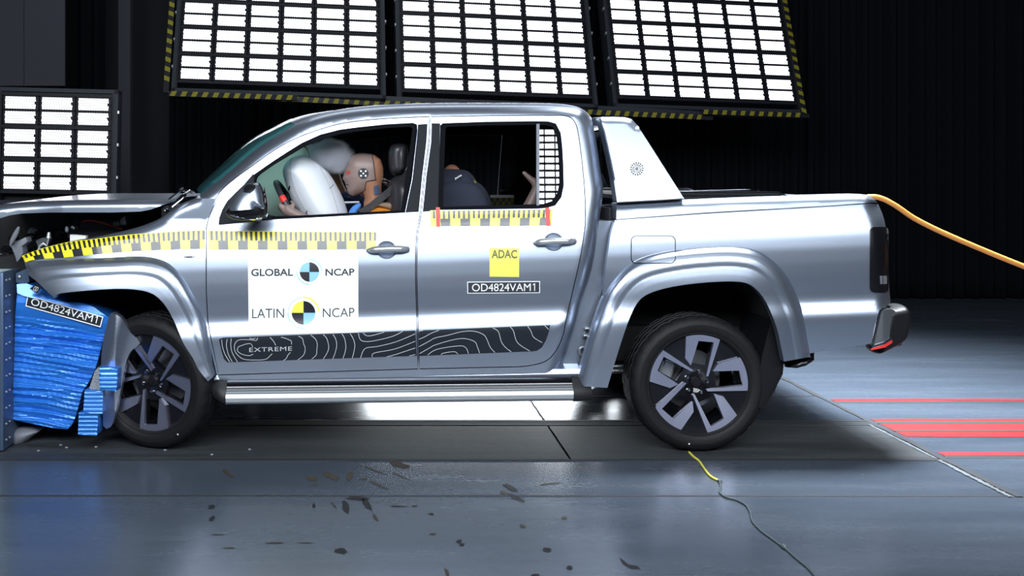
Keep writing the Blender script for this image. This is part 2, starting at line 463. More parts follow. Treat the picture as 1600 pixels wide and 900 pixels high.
def text2d(s, bold=0., spacing=1.):
    key = (s, bold, spacing); one = s.endswith('1'); s = s[:-1] if one else s
    if key not in _tc:
        c = bpy.data.curves.new('lettering', 'FONT'); c.body = s; c.size = 1; c.offset = bold; c.space_character = spacing; c.resolution_u = 4
        o = bpy.data.objects.new('lettering', c); COL.objects.link(o)
        dg = bpy.context.evaluated_depsgraph_get(); dg.update()
        me = bpy.data.meshes.new_from_object(o.evaluated_get(dg))
        V = np.array([v.co[:2] for v in me.vertices]); F = [tuple(p.vertices) for p in me.polygons]
        bpy.data.objects.remove(o); bpy.data.curves.remove(c); bpy.data.meshes.remove(me)
        V -= V.min(0); V /= V.max(0)
        if one:                                # a figure one with its flag
            w_ = .056; x0 = 1 - w_; V[:, 0] *= 1 - w_ - .012; k = len(V); sw = .013
            V = np.vstack([V, [(1 - sw, 0), (1, 0), (1, 1), (1 - sw, 1), (1 - sw, .84), (x0 + .022, .73), (x0 + .022, .83), (1 - sw, 1)]])
            F = F + [(k, k + 1, k + 2, k + 3, k + 4), (k + 4, k + 4, k + 5, k + 6, k + 7)]
        _tc[key] = (V, F)
    return _tc[key]
def text_px(name, s, quad, Yf, off, m, parent, bold=0., spacing=1.):
    """quad: pixel corners (left-bottom, right-bottom, left-top) of the lettering's box"""
    V, F = text2d(s, bold, spacing); o, ux, uy = [np.array(q, float) for q in quad]
    Q = o + V[:, :1] * (ux - o) + V[:, 1:] * (uy - o)
    return mk(name, Pv(Q[:, 0], Q[:, 1], Yf(Q[:, 0], Q[:, 1]) + off), F, m, parent, smooth=False)
# ================================================================ THE SETTING
def floor_mat(name, c1, c2, rough, sx=.35, sy=2.2, coat=.0):
    m = bpy.data.materials.new(name); m.use_nodes = True; nt = m.node_tree; b = nt.nodes['Principled BSDF']; N = nt.nodes.new; L = nt.links.new
    tc = N('ShaderNodeTexCoord'); mp = N('ShaderNodeMapping'); mp.inputs['Scale'].default_value = (sx, sy, 1)
    L(tc.outputs['Object'], mp.inputs[0])
    n1 = N('ShaderNodeTexNoise'); n1.inputs['Scale'].default_value = 2.2; n1.inputs['Detail'].default_value = 9; n1.inputs['Roughness'].default_value = .62
    L(mp.outputs[0], n1.inputs['Vector'])
    n2 = N('ShaderNodeTexNoise'); n2.inputs['Scale'].default_value = 26; n2.inputs['Detail'].default_value = 6; L(tc.outputs['Object'], n2.inputs['Vector'])
    ad = N('ShaderNodeMath'); ad.operation = 'MULTIPLY_ADD'; L(n2.outputs['Fac'], ad.inputs[0]); ad.inputs[1].default_value = .35; L(n1.outputs['Fac'], ad.inputs[2])
    cr = N('ShaderNodeValToRGB'); cr.color_ramp.elements[0].position = .42; cr.color_ramp.elements[1].position = .92
    cr.color_ramp.elements[0].color = (*c1, 1); cr.color_ramp.elements[1].color = (*c2, 1)
    L(ad.outputs[0], cr.inputs[0]); L(cr.outputs[0], b.inputs['Base Color'])
    rr = N('ShaderNodeMapRange'); L(n1.outputs['Fac'], rr.inputs[0]); rr.inputs[1].default_value = .3; rr.inputs[2].default_value = .75
    rr.inputs[3].default_value = rough - .02; rr.inputs[4].default_value = rough + .05; L(rr.outputs[0], b.inputs['Roughness'])
    b.inputs['Coat Weight'].default_value = coat; b.inputs['Coat Roughness'].default_value = .25
    bp = N('ShaderNodeBump'); bp.inputs['Strength'].default_value = .02; bp.inputs['Distance'].default_value = .002
    L(n2.outputs['Fac'], bp.inputs['Height']); L(bp.outputs[0], b.inputs['Normal'])
    return m
M['floor'] = floor_mat('painted_concrete', (.046, .058, .078), (.066, .083, .108), .25)
M['track'] = floor_mat('dark_track_coating', (.010, .012, .014), (.050, .057, .064), .58, .25, 4.)
M['joint'] = mat('joint_dark', (.018, .020, .024), .7)
M['jointl'] = mat('joint_light', (.12, .135, .15), .5, var=.5, vscale=8)
M['redline'] = mat('red_floor_paint', (.21, .011, .013), .5, var=.35, vscale=12)
M['chip'] = mat('floor_chip_brown', (.034, .026, .016), .7, var=.4, vscale=30)
M['chipd'] = mat('floor_chip_dark', (.003, .0035, .0045), .7)

fl = MB(); fl.box((-9, -6.5, -.2), (14, 7.6, 0)); floor = struct(fl.build('floor', 'floor'))
XA = 2.985; XB = 1.02                                     # the two joints across the track
YJ = FL(800, 775)[1]; YT0 = FL(800, 719)[1]; YT1 = FL(800, 666)[1]; YG = FL(800, 661)[1]; YL = FL(800, 619)[1]
def slab(name, x0, x1, y0, y1, h, m):
    b = MB(); b.box((x0, y0, -.01), (x1, y1, h)); return b.build(name, m, floor)
slab('track_strip', -9, XA - .02, YT0, YT1, .002, 'track')
slab('floor_joint', -9, XA + .02, YJ - .008, YJ + .008, .0015, 'joint')
slab('floor_joint', -9, XA, YT0 - .016, YT0 + .010, .003, 'joint')
slab('rail_slot', -9, 14, YG - .022, YG + .022, .003, 'joint')
slab('rail_edge', -9, XA, YG - .055, YG - .030, .0035, 'track')
slab('rail_edge', -9, XA, YG + .030, YG + .062, .0035, 'track')
slab('floor_joint', -9, XA, YL - .012, YL + .012, .0015, 'joint')
def crossjoint(x, y0, y1, wd, m, seed, name='floor_joint', h=.002):
    r = random.Random(seed); V = []; F = []; n = 60
    for i in range(n + 1):
        y = y0 + (y1 - y0) * i / n; a = wd * (.6 + .8 * r.random()); b = wd * (.6 + .8 * r.random())
        V += [(x - a, y, h), (x + b, y, h)]
    F = [(2 * i, 2 * i + 1, 2 * i + 3, 2 * i + 2) for i in range(n)]
    return mk(name, V, F, m, floor, smooth=False)
crossjoint(XA + .012, YJ - .02, 6.4, .018, 'joint', 1, h=.0042)
crossjoint(XA - .028, YJ - .02, YT0 - .01, .012, 'jointl', 2, h=.0045)
crossjoint(XA - .026, YT0 + .02, YG - .05, .008, 'jointl', 3, h=.0045)
crossjoint(XB, YT0, YG - .03, .006, 'joint', 4)
crossjoint(XB, YG + .03, 3.0, .006, 'joint', 5)
def redline(py0, py1):
    y0 = FL(1500, py1)[1]; y1 = FL(1500, py0)[1]
    r = random.Random(int(py0)); n = 40; V = []
    for i in range(n + 1):
        x = XA + .05 + (14 - XA) * i / n; V += [(x, y0 + r.uniform(-.006, .006), .0022), (x, y1 + r.uniform(-.006, .006), .0022)]
    mk('red_floor_line', V, [(2 * i, 2 * i + 2, 2 * i + 3, 2 * i + 1) for i in range(n)], 'redline', floor, smooth=False)
redline(655, 683); redline(707, 712.5); redline(623.5, 627)
slab('floor_joint', XA + .04, 14, FL(1500, 716)[1], FL(1500, 713)[1], .0015, 'joint')
slab('floor_joint', XA + .04, 14, FL(1500, 675)[1], FL(1500, 673.5)[1], .004, 'joint')
slab('floor_joint', XA + .04, 14, FL(1500, 630)[1], FL(1500, 627)[1], .0015, 'joint')
# chips and scuffs in the floor coating (pixel outlines laid on the floor)
def chip(pts, m='chip'):
    mk('floor_chip', [FL(x, y, .0018) for x, y in pts], [tuple(range(len(pts)))[::-1]], m, floor, smooth=False)
def chip_blob(cx, cy, L, Wd, ang, seed, m):
    r = random.Random(seed); pts = []
    for i in range(12):
        a = 2 * math.pi * i / 12; k = .7 + .5 * r.random(); u = L * math.cos(a) * k; v = Wd * math.sin(a) * k
        pts.append((cx + u * math.cos(R(ang)) - v * math.sin(R(ang)), cy + u * math.sin(R(ang)) + v * math.cos(R(ang))))
    chip(pts, m)
Z6 = lambda x, y: (300 + x / 2.667, 680 + y / 2.667)
for i, (x, y, L, Wd, a, m) in enumerate([
        (150, 158, 28, 9, 38, 'chip'), (500, 180, 30, 10, 12, 'chip'), (512, 204, 11, 6, 0, 'chip'), (580, 170, 38, 13, 25, 'chip'),
        (655, 170, 14, 22, 20, 'chip'), (775, 206, 55, 5, 24, 'chip'), (760, 145, 45, 3, 20, 'chip'), (868, 168, 48, 3, 22, 'chip'), (865, 122, 46, 12, 14, 'chip'),
        (715, 182, 20, 4, 0, 'chip'), (690, 262, 50, 10, 5, 'chipd'), (642, 300, 14, 28, -18, 'chipd'), (730, 288, 30, 12, 52, 'chipd'),
        (765, 343, 17, 7, 50, 'chip'), (590, 290, 18, 4, 50, 'chip'), (508, 293, 7, 9, 0, 'chipd'), (80, 298, 13, 10, 0, 'chipd'), (85, 346, 15, 9, -35, 'chipd'),
        (1325, 218, 38, 8, 25, 'chipd'), (1300, 240, 18, 7, 20, 'chip'), (1355, 262, 40, 8, 24, 'chipd'), (1490, 201, 50, 3, -6, 'chip'),
        (620, 482, 28, 12, 8, 'chipd'), (1112, 442, 13, 8, 0, 'chipd'), (1125, 456, 11, 6, -10, 'chipd'), (1480, 477, 20, 10, 0, 'chipd'), (1575, 552, 14, 9, 0, 'chipd'),
        (1380, 378, 14, 7, 10, 'chip'), (1550, 344, 12, 6, 0, 'chip'), (1005, 411, 12, 5, 0, 'chip'), (860, 296, 36, 3, 0, 'chipd'), (928, 294, 14, 3, 0, 'chipd'), (997, 328, 14, 4, 0, 'chipd'),
        (155, 469, 32, 3, 0, 'chip'), (345, 448, 36, 4, 0, 'chip'), (108, 414, 30, 2, 0, 'chip'), (470, 448, 34, 2, 0, 'chip'), (1430, 582, 18, 5, 0, 'chipd'), (1062, 572, 8, 20, -25, 'chip')]):
    px, py = Z6(x, y); chip_blob(px, py, L / 2.667, Wd / 2.667, a, 40 + i, m)
chip([(968, 871), (975, 876), (982, 882), (996, 884), (1001, 889), (985, 888), (972, 880)], 'chipd')

# walls and ceiling of the hall (dark, mostly out of sight)
b = MB(); b.box((-9, 7.4, 0), (14, 7.6, 6.6)); struct(b.build('wall_back', 'wall'))
b = MB(); b.box((-9.2, -6.5, 0), (-9, 7.6, 6.6)); struct(b.build('wall_left', 'wall'))
b = MB(); b.box((14, -6.5, 0), (14.2, 7.6, 6.6)); struct(b.build('wall_right', 'wall'))
b = MB(); b.box((-9.2, -6.5, 6.6), (14.2, 7.6, 6.8)); struct(b.build('ceiling', 'wall'))

def curtain(name, x0, x1, y, z0, z1, m, seed, label, fold=.17, amp=.055, group=None):
    r = random.Random(seed); n = int((x1 - x0) / .018); V = []; ph = [r.uniform(0, 6.28) for _ in range(4)]
    zs = [z0, z0 + .25, (z0 + z1) / 2, z1]
    for zi, z in enumerate(zs):
        for i in range(n + 1):
            x = x0 + (x1 - x0) * i / n
            q = math.sin(x / fold * 6.283 + 1.5 * math.sin(x * 1.3 + ph[0])) + .45 * math.sin(x / fold * 3.7 + ph[1] + .15 * zi) + .3 * math.sin(x * 2.1 + ph[2])
            V.append((x, y + amp * q, z))
    F = [(k * (n + 1) + i, k * (n + 1) + i + 1, (k + 1) * (n + 1) + i + 1, (k + 1) * (n + 1) + i) for k in range(3) for i in range(n)]
    o = mk(name, V, F, m); mod = o.modifiers.new('thickness', 'SOLIDIFY'); mod.thickness = .006
    tag(o, label, 'curtain', group); return o
# curtain rail heights run to the ceiling; hems just above the floor
curtain('curtain', -2.55, 5.3, 6.72, .02, 6.5, 'curtain', 5, 'wide black pleated curtain hanging behind the truck and below the light banks')
curtain('curtain', 5.2, 13.5, 6.60, .02, 6.5, 'curtain', 6, 'black pleated curtain at the far right behind the orange cable')
curtain('curtain', -8.8, -3.36, 6.75, .02, 6.5, 'curtain', 8, 'black curtain at the far left behind the small light bank')
xg0 = P(-40, 0, 5.2)[0]; xg1 = P(101, 0, 5.2)[0]
b = MB(); b.box((xg0, 5.2, P(0, 134, 5.2)[2]), (P(37, 0, 5.2)[0], 5.26, 6.5)); b.box((P(38, 0, 5.2)[0], 5.2, P(0, 134, 5.2)[2]), (xg1, 5.23, 6.5))
gp = b.build('hanging_panel', 'curtain_grey'); tag(gp, 'pale grey fabric panel hanging at the top left above the small light bank', 'panel')
b = MB(); b.box((P(186, 0, 6.5)[0], 6.45, 0), (P(205, 0, 6.5)[0], 6.62, 6.6), bev=.01)
struct(b.build('trim_1', 'curtain_grey'))

# ================================================================ LIGHT BANKS
led_cache = {}
def shared(key, fn):
    if key not in led_cache: led_cache[key] = fn()
    return led_cache[key]
def led_bank(label, O, yaw, roll, tilt, ncol, nrow, pu, pw, sides, group, legs=False):
    ux = Vector((math.cos(R(yaw)) * math.cos(R(roll)), math.sin(R(yaw)), -math.sin(R(roll)))).normalized()
    t = Vector((0, -math.sin(R(tilt)), math.cos(R(tilt)))); uw = (t - ux * t.dot(ux)).normalized(); un = ux.cross(uw)   # un points away from the camera side
    root = thing('light_bank', label, 'light', O, group, world=False)
    root.rotation_euler = Matrix((ux, un, uw)).transposed().to_euler()
    Wt, Ht = ncol * pu, nrow * pw
    def A(o): o.parent = root; return o
    def frame():
        f = MB(); e = .035
        for x in (-.055, Wt + .02): f.box((x, -.03, -.11), (x + .035, .12, Ht + .05))
        f.box((-.055, -.03, -.11), (Wt + .055, .12, -.075)); f.box((-.055, -.03, Ht + .02), (Wt + .055, .12, Ht + .055))
        for i in range(nrow + 1): f.box((-.02, -.02, i * pw - .014), (Wt + .02, .10, i * pw + .014), 1)
        for x in (-.02, Wt + .002): f.box((x, -.028, -.07), (x + .018, .10, Ht + .02), 1)
        f.box((-.055, .12, -.11), (Wt + .055, .15, Ht + .055), 1)
        return f
    A(frame().build('bank_frame', ['framel', 'frame']))
    def clips():
        f = MB()
        for i in range(nrow):
            for x in (-.063, Wt + .055): f.box((x, -.04, (i + .5) * pw - .012), (x + .012, .0, (i + .5) * pw + .012))
        return f
    A(clips().build('clip', ['alu']))
    def mod_mesh():
        f = MB(); a, h = pu, pw - .03
        f.box((.004, 0, .0), (a - .004, .09, h), 0)
        for x in (.004, a - .018): f.box((x, -.018, 0), (x + .014, 0, h), 1)
        f.box((.004, -.018, h / 2 - .006), (a - .004, 0, h / 2 + .006), 1)
        f.box((.004, -.018, h - .008), (a - .004, 0, h), 1); f.box((.004, -.018, 0), (a - .004, 0, .008), 1)
        for z in (h * .27, h * .75): f.cyl((a - .026, -.006, z), (a - .026, -.03, z), .016, n=12, mi=1)
        o = f.build('lamp_module', ['housing', 'frame']); me = o.data; bpy.data.objects.remove(o); return me
    def led_mesh():
        a, h = pu - .056, (pw - .03) / 2 - .022
        me = bpy.data.meshes.new('led_array'); me.from_pydata([(0, 0, 0), (a, 0, 0), (a, 0, h), (0, 0, h), (0, .008, 0), (a, .008, 0), (a, .008, h), (0, .008, h)], [],
            [(0, 1, 2, 3), (4, 7, 6, 5), (0, 4, 5, 1), (3, 2, 6, 7), (0, 3, 7, 4), (1, 5, 6, 2)])
        me.materials.append(M['led']); me.materials.append(M['frame']); me.polygons.foreach_set('material_index', [0, 1, 1, 1, 1, 1])
        uv = me.uv_layers.new(name='UVMap')
        for k, c in enumerate([(0, 0), (1, 0), (1, 1), (0, 1)]): uv.data[k].uv = c
        return me
    key = (round(pu, 4), round(pw, 4)); mm = shared(('m',) + key, mod_mesh); lm = shared(('l',) + key, led_mesh)
    for i in range(nrow):
        for j in range(ncol):
            mo = A(link_mesh('lamp_module', mm)); mo.location = (j * pu, 0, i * pw + .015)
            for q in range(2):
                lo = link_mesh('led_array', lm, mo); lo.location = (.026, -.0245, q * (pw - .03) / 2 + .011)
    def tape(a, bpt, wd, name='hazard_tape', step=.098):
        a = Vector(a); bpt = Vector(bpt); L = (bpt - a).length; d = (bpt - a) / L; n = Vector((-d.z, 0, d.x)) * wd; k = int(L / step); f = MB()
        p = [a, bpt, bpt + n, a + n]; bk = Vector((0, .012, 0)); f.add([q for q in p] + [q + bk for q in p], [(0, 1, 2, 3), (4, 7, 6, 5), (0, 4, 5, 1), (2, 6, 7, 3), (0, 3, 7, 4), (1, 5, 6, 2)], 0)
        off = Vector((0, -.002, 0)); sl = d * (.02 if abs(d.x) > .5 else .02)
        for i in range(k):
            q = a + d * (i * step + .01); w2 = d * (step * .48); f.add([q + off, q + w2 + off, q + w2 + n + sl + off, q + n + sl + off], [(0, 1, 2, 3)], 1)
        A(f.build(name, ['frame', 'hazy']))
    for (a, bb, wd) in sides(Wt, Ht): tape(a, bb, wd)
    # hangers up to the ceiling, or a stand down to the floor
    Mw = Matrix.Translation(Vector(O)) @ root.rotation_euler.to_matrix().to_4x4(); inv = Mw.inverted()
    f = MB()
    for fx in (.08, .92):
        top = Mw @ Vector((Wt * fx, .16, Ht)); low = Mw @ Vector((Wt * fx, .16, Ht * .3))
        end = Vector((top.x, top.y + .02, 6.6)) if not legs else Vector((low.x, low.y + .05, 0))
        f.tube([inv @ low, inv @ top], .02); f.tube([inv @ (top if not legs else low), inv @ end], .02)
    A(f.build('hanger' if not legs else 'stand_leg', 'frame'))
    return root
GB = 'overhead light banks'
ROLL, YAW, TILT = 1.5, 6.0, 20.0
led_bank('large light bank, leftmost of three hanging over the truck', P(278, 128, 3.94), YAW, ROLL, TILT, 6, 6, .318, .287,
         lambda W, H: [((-.075, -.04, -.165), (1.12, -.04, -.165), .05), ((-.125, -.04, H), (-.125, -.04, -.13), .05)], GB)
led_bank('large light bank, middle one of three hanging over the truck', P(628, 143, 4.34), YAW, ROLL, TILT, 6, 6, .318, .287,
         lambda W, H: [], GB)
led_bank('large light bank, rightmost of three hanging over the truck', P(964, 153, 4.66), YAW, ROLL, TILT, 6, 6, .318, .287,
         lambda W, H: [((.86, -.04, -.165), (W + .10, -.04, -.165), .05), ((W + .075, -.04, -.13), (W + .075, -.04, H), .05)], GB)
led_bank('small light bank standing low at the left edge behind the bonnet', P(2, 299, 3.43), 4.0, 1.2, 0, 3, 3, .318, .29,
         lambda W, H: [], 'low light banks', legs=True)
# the beam with hazard tape under the banks
b = MB(); A0 = Vector(P(438, 150, 4.0)); A1 = Vector(P(1112, 180, 4.75)); d = (A1 - A0).normalized(); L = (A1 - A0).length
beam = thing('lighting_beam', 'long dark beam with a hazard tape edge running under the three large light banks', 'beam', A0, world=False)
beam.rotation_euler = Matrix((d, Vector((-d.y, d.x, 0)).normalized(), d.cross(Vector((-d.y, d.x, 0)).normalized()))).transposed().to_euler()
b.box((0, 0, -.02), (L, .12, .045)); o = b.build('beam_profile', 'framel'); o.parent = beam
b = MB(); b.box((-.01, -.012, -.05), (L + .01, .0, .0), 0)
for i in range(int(L / .098)):
    x = i * .098 + .01; b.add([(x, -.014, -.05), (x + .047, -.014, -.05), (x + .067, -.014, 0), (x + .02, -.014, 0)], [(0, 1, 2, 3)], 1)
o = b.build('hazard_tape', ['frame', 'hazy']); o.parent = beam
b = MB()
for x in (.1, L - .1): b.tube([(x, .1, .02), (x + .0, .6, 1.0), (x, .9, 4.2)], .018)
o = b.build('hanger', 'frame'); o.parent = beam

# ================================================================ CRASH BARRIER AND CRUSHED BLOCK
XF = P(5, 700, .03)[0]
bar = thing('crash_barrier', 'massive pale teal crash barrier block with a bolted steel face at the left edge', 'barrier', (XF - .6, .7, 0))
b = MB(); b.box((XF - 1.6, .03, .005), (XF - .03, 1.35, .972), bev=.006); b.build('barrier_block', 'teal', bar)
b = MB(); b.box((XF - .03, .03, .01), (XF, 1.33, .975), bev=.004); b.build('face_plate', 'plate', bar)
b = MB()
for z in np.linspace(.06, .93, 11):
    for y in (.07, .12): b.cyl((XF, y, z), (XF + .007, y, z), .007, n=8)
b.build('plate_bolts', 'steel', bar)

blk = thing('deformable_block', 'crushed bright blue honeycomb block between the teal barrier and the front wheel', 'barrier block', (XF + .3, .6, .1))
EDGE = [(27, 456), (40, 457), (60, 458), (78, 462), (90, 468), (106, 472), (124, 473), (137, 476), (147, 480), (158, 488), (170, 496), (166, 512), (160, 536), (153, 563), (148, 578), (140, 595), (133, 606), (127.5, 614), (123, 634), (118, 651), (112, 664), (105, 671), (85, 669), (60, 664), (40, 660), (20, 655), (19, 640), (21, 600), (22, 560), (23, 520), (24, 490)]
_r = random.Random(3)
folds = [(_r.uniform(484, 660), _r.uniform(2.2, 5), _r.uniform(.006, .017) * _r.choice((1, 1, -1)), _r.uniform(-.3, .15), _r.uniform(0, 150), _r.uniform(40, 110)) for _ in range(46)]
def blk_y(x, y):
    x = np.asarray(x, float); y = np.asarray(y, float); c = y - .13 * (x - 90) + 2.2 * np.sin(x / 31.) + .7 * np.sin(x / 13. + y / 30.)
    amp = np.clip((c - 500) / 14, 0, 1)
    tri = np.abs(((c / 7.6) % 1) - .5) * 2
    v = .0085 * tri * amp
    for cy, wd, a, sl, cx, cw in folds:
        q = np.abs((y - cy - (.13 + sl * .35) * (x - 90)) / wd)
        v = v + a * np.clip(1 - q / 1.6, 0, 1) * np.exp(-((x - cx) / cw) ** 2) * amp
    v = v - .012 * np.clip((c - 470) / 12, 0, 1) * np.clip((505 - c) / 12, 0, 1)
    return .17 + v - .05 * np.clip((x - 20) / 150, 0, 1)
panel('blue_cladding', EDGE, blk_y, 'blue', blk, step=1.9, flange=.95)
panel('top_flap', [(26, 444), (42, 443), (62, 450), (78, 458), (90, 468), (80, 474), (60, 468), (36, 462), (27, 458)], lambda x, y: .13 + .0009 * (x - 26) - .0012 * (y - 450), 'blue', blk, step=5, flange=.5)
def strip_y(seed):
    return lambda x, y: .15 + .006 * np.abs(np.sin(np.asarray(y) / 3.4 * 1.57)) + .0 * x
panel('bumper_segment', [(155, 574), (170, 574.5), (184, 577), (183, 594), (182, 611), (168, 610), (155.5, 609)], lambda x, y: -.03 + .006 * np.abs(np.sin(np.asarray(y) / 3.4 * 1.57)), 'blue', blk, step=2.5, flange=.10)
panel('bumper_segment', [(132.5, 609.5), (147, 610), (161, 612), (160.5, 630), (160, 647), (146, 646), (130, 645)], lambda x, y: .02 + .006 * np.abs(np.sin(np.asarray(y) / 3.2 * 1.57)), 'blue', blk, step=2.5, flange=.10)
panel('bumper_segment', [(123, 645), (138, 645), (153, 647), (152.5, 664), (151.5, 681), (136, 680), (122, 679)], lambda x, y: .03 + .006 * np.abs(np.sin(np.asarray(y) / 3.2 * 1.57)), 'blue', blk, step=2.5, flange=.10)
panel('honeycomb_core', [(148, 580), (153, 574), (160, 579), (160, 609), (150, 610), (139, 608)], const(.06), 'comb', blk, step=4, flange=.3)
b = MB(); b.bm(prism([(25, 427), (43, 419), (46, 440), (37, 445), (25, 441)], .17, .9)); b.build('mounting_plate', 'plate', blk)
b = MB(); p0 = P(30, 433, .168); b.ball(p0, (.012, .006, .012)); b.build('mounting_bolt', 'steel', blk)
LQ = [(39.8, 478), (157, 511), (42.6, 461.8), (161, 495.4)]
q = lambda dx, dy: None
lab = panel('serial_label', [(39.8, 478.5), (157, 511.5), (161.5, 495), (43, 461)], lambda x, y: blk_y(x, y) * 0 + .17 - .05 * np.clip((x - 20) / 150, 0, 1) - .022, 'white', blk, step=8, flange=.003)
LBY = lambda x, y: .17 - .05 * np.clip((np.asarray(x, float) - 20) / 150, 0, 1) - .0225
panel('label_field', [(41.3, 477.3), (156, 509.6), (159.6, 496), (44.2, 462.8)], LBY, 'ink', lab, step=8, flange=0)
text_px('label_lettering', 'OD4824VAM1', [(47.5, 476.2), (150.5, 505.2), (50.3, 465.4)], LBY, -.0015, 'white', lab)
lab2 = panel('folded_label', [(46, 451), (57, 443.5), (64.5, 449), (58, 458.5)], const(.075), 'ink', blk, step=6, flange=.002)
text_px('label_lettering', 'OD', [(51, 453.5), (57.5, 455.8), (54.5, 446.8)], const(.0735), 0, 'white', lab2)

# ================================================================ CABLES
cab_pts = spl([(1330, 330), (1345, 312), (1362, 307.5), (1380, 311), (1402, 323), (1425, 339), (1455, 355), (1490, 371), (1530, 388), (1570, 404.5), (1610, 420), (1700, 452), (1800, 520), (1860, 610), (1900, 680)], 5)
b = MB(); CY = .55
pts = [Vector(P(x, y, CY)) for x, y in cab_pts]
pts = [p for p in pts if p.z > .02] + [Vector((pts[-1].x + .1, CY, .021)), Vector((pts[-1].x + .9, CY + .3, .021))]
b.tube(pts, .0155, 12); oc = b.build('umbilical_cable', 'cable', smooth=True)
tag(oc, 'thick orange cable running from the top of the tailgate off to the right', 'cable')
fc = thing('floor_cord', 'thin cord on the floor from the rear tyre, yellow end then dark grey', 'cord', FL(1077, 708))
b = MB(); b.tube([Vector(FL(x, y, .006)) for x, y in spl([(1076, 706), (1084, 714), (1092, 720), (1099, 730), (1108, 742), (1117, 748), (1124.5, 751)], 4)], .006, 8); b.build('yellow_end', 'ycord', fc, smooth=True)
b = MB(); b.tube([Vector(FL(x, y, .005)) for x, y in spl([(1124, 751), (1126, 760), (1125, 770), (1135, 777), (1150, 781), (1165, 789), (1172, 800), (1176, 815), (1190, 830), (1205, 841), (1220, 852), (1227, 857), (1245, 873), (1262, 887), (1276, 903), (1296, 930), (1310, 960)], 4)], .0048, 8); b.build('grey_end', 'gcord', fc, smooth=True)
b = MB(); b.ball(FL(1124.5, 751, .008), (.011, .014, .008)); b.ball(FL(1225, 854, .008), (.012, .02, .009)); b.build('tape_knot', 'gcord', fc)
# ================================================================ THE PICKUP TRUCK
truck = thing('pickup_truck', 'silver double cab pickup truck with a crushed front against the crash barrier', 'truck', (.6, WID / 2, 0))
# side profile: depth of the truck's side as a function of height (v follows the truck's slight nose-down pitch)
_kv = np.array([120, 160, 190, 300, 338, 352, 372, 392, 412, 435, 455, 470, 484, 497, 512, 520, 530, 555, 580, 600, 640, 720])
_ky = np.array([.285, .250, .218, .108, .070, .0515, .0295, .0135, .0035, .0, .0015, .0075, .0145, .011, -.010, -.016, -.0145, -.004, .010, .026, .06, .1])
_tv = np.arange(100, 740, .5); _ty = np.interp(_tv, _kv, _ky)
_g = np.exp(-.5 * (np.arange(-24, 25) * .5 / 4.2) ** 2); _g /= _g.sum()
_ty = np.convolve(np.pad(_ty, 24, mode='edge'), _g, 'valid')
def ybase(x, y): return np.interp(np.asarray(y, float) + .035 * (np.asarray(x, float) - 600), _tv, _ty)
PILLAR = [(305, 310), (313, 303.6), (330.4, 290), (350, 275.2), (381, 248.6), (407, 228), (433, 211.5), (460, 195)]
ROOF = [(460, 195), (482, 184.3), (508, 176.6), (532, 172), (558, 168.3), (592, 165.4), (631, 163.4), (699, 162), (806, 162), (860, 162.6), (884, 164.2), (901.5, 167.5), (914, 173.5), (924, 184)]
REAR = [(924, 184), (929, 207), (934, 236), (938, 265), (942, 293), (941, 312), (937, 340), (933, 370), (925, 418), (912, 462), (900, 502), (888, 542), (876, 582)]
PILLAR, ROOF, REAR = spl(PILLAR, 3), spl(ROOF, 3), spl(REAR, 3)
def rnd(d, Rp, a): t = np.clip(d / Rp, 0, 1); return a * (1 - np.sqrt(np.clip(1 - (1 - t) ** 2, 0, 1)))
def ycab(x, y):
    x = np.asarray(x, float); y = np.asarray(y, float)
    return ybase(x, y) + rnd(distl(x, y, PILLAR[3:] + ROOF[1:]), 17, .10) + rnd(distl(x, y, REAR), 26, .085)
def yfend(x, y):
    x = np.asarray(x, float); y = np.asarray(y, float)
    # the crumpled wing leans inwards to the front and buckles a little
    buck = .012 * np.sin((x - 60) / 26.) * np.clip((170 - x) / 100, 0, 1)
    ramp = .03 * np.clip((330 - y) / 40, 0, 1) ** 1.5
    return np.minimum(ybase(x, y), .075) + rnd(distl(x, y, FTOP), 15, .05) + buck + 5e-6 * np.clip(165 - x, 0, 200) ** 2
FTOP = spl([(37, 405), (57, 390.5), (75, 385), (112, 376.5), (140, 372), (175, 365), (197, 360), (220, 353.5), (245, 344), (258, 336), (268, 327), (284, 318), (305, 310)], 3)

FD = [(334, 322), (339, 307), (358, 286), (391, 262), (427, 236), (463, 216), (498, 203), (534, 193), (581, 187), (629, 184), (671, 182.5), (669.5, 219), (662, 274), (656.5, 331), (650.5, 369), (649, 427), (650.6, 484), (653, 576.3), (342, 585.7), (329, 525), (325, 502), (322.5, 455), (322.5, 357), (326, 342)]
FDs = spl(FD[:11], 3) + spl(FD[10:18], 4)[1:] + FD[18:]
RD = [(674, 182.4), (760, 181), (836, 180.3), (868, 180.5), (882, 181), (893, 185), (901, 198), (906, 227), (911, 270), (914, 310), (914.5, 345), (912, 368), (907, 400), (900, 432), (886, 492), (880, 522), (873, 540), (865.5, 552), (853, 564), (831, 570.6), (813, 572.8), (655.5, 576.2), (653, 484), (651.5, 427), (653, 369), (659, 331), (664.5, 274), (672, 219)]
RDs = RD[:3] + spl(RD[3:21], 3) + spl(RD[21:], 4)
FWO = [(395.5, 284), (397, 273.5), (424.4, 254.3), (451, 237), (472.4, 223.8), (501, 211), (531, 203.3), (557.8, 199.8), (602, 195), (645, 192.7), (651, 195), (651.5, 204), (643, 279), (632.5, 331.5), (543, 336), (470, 340), (399, 343), (396, 330)]
FWI = [(399.5, 283), (401, 275.5), (428, 256.9), (454.7, 240.9), (476, 228.2), (504.4, 216.9), (533, 208.9), (559.6, 205.2), (604, 200), (640, 198), (644.5, 200.7), (636.5, 261), (627, 328.8), (543.6, 333.2), (469, 337), (424.4, 339), (399.5, 340)]
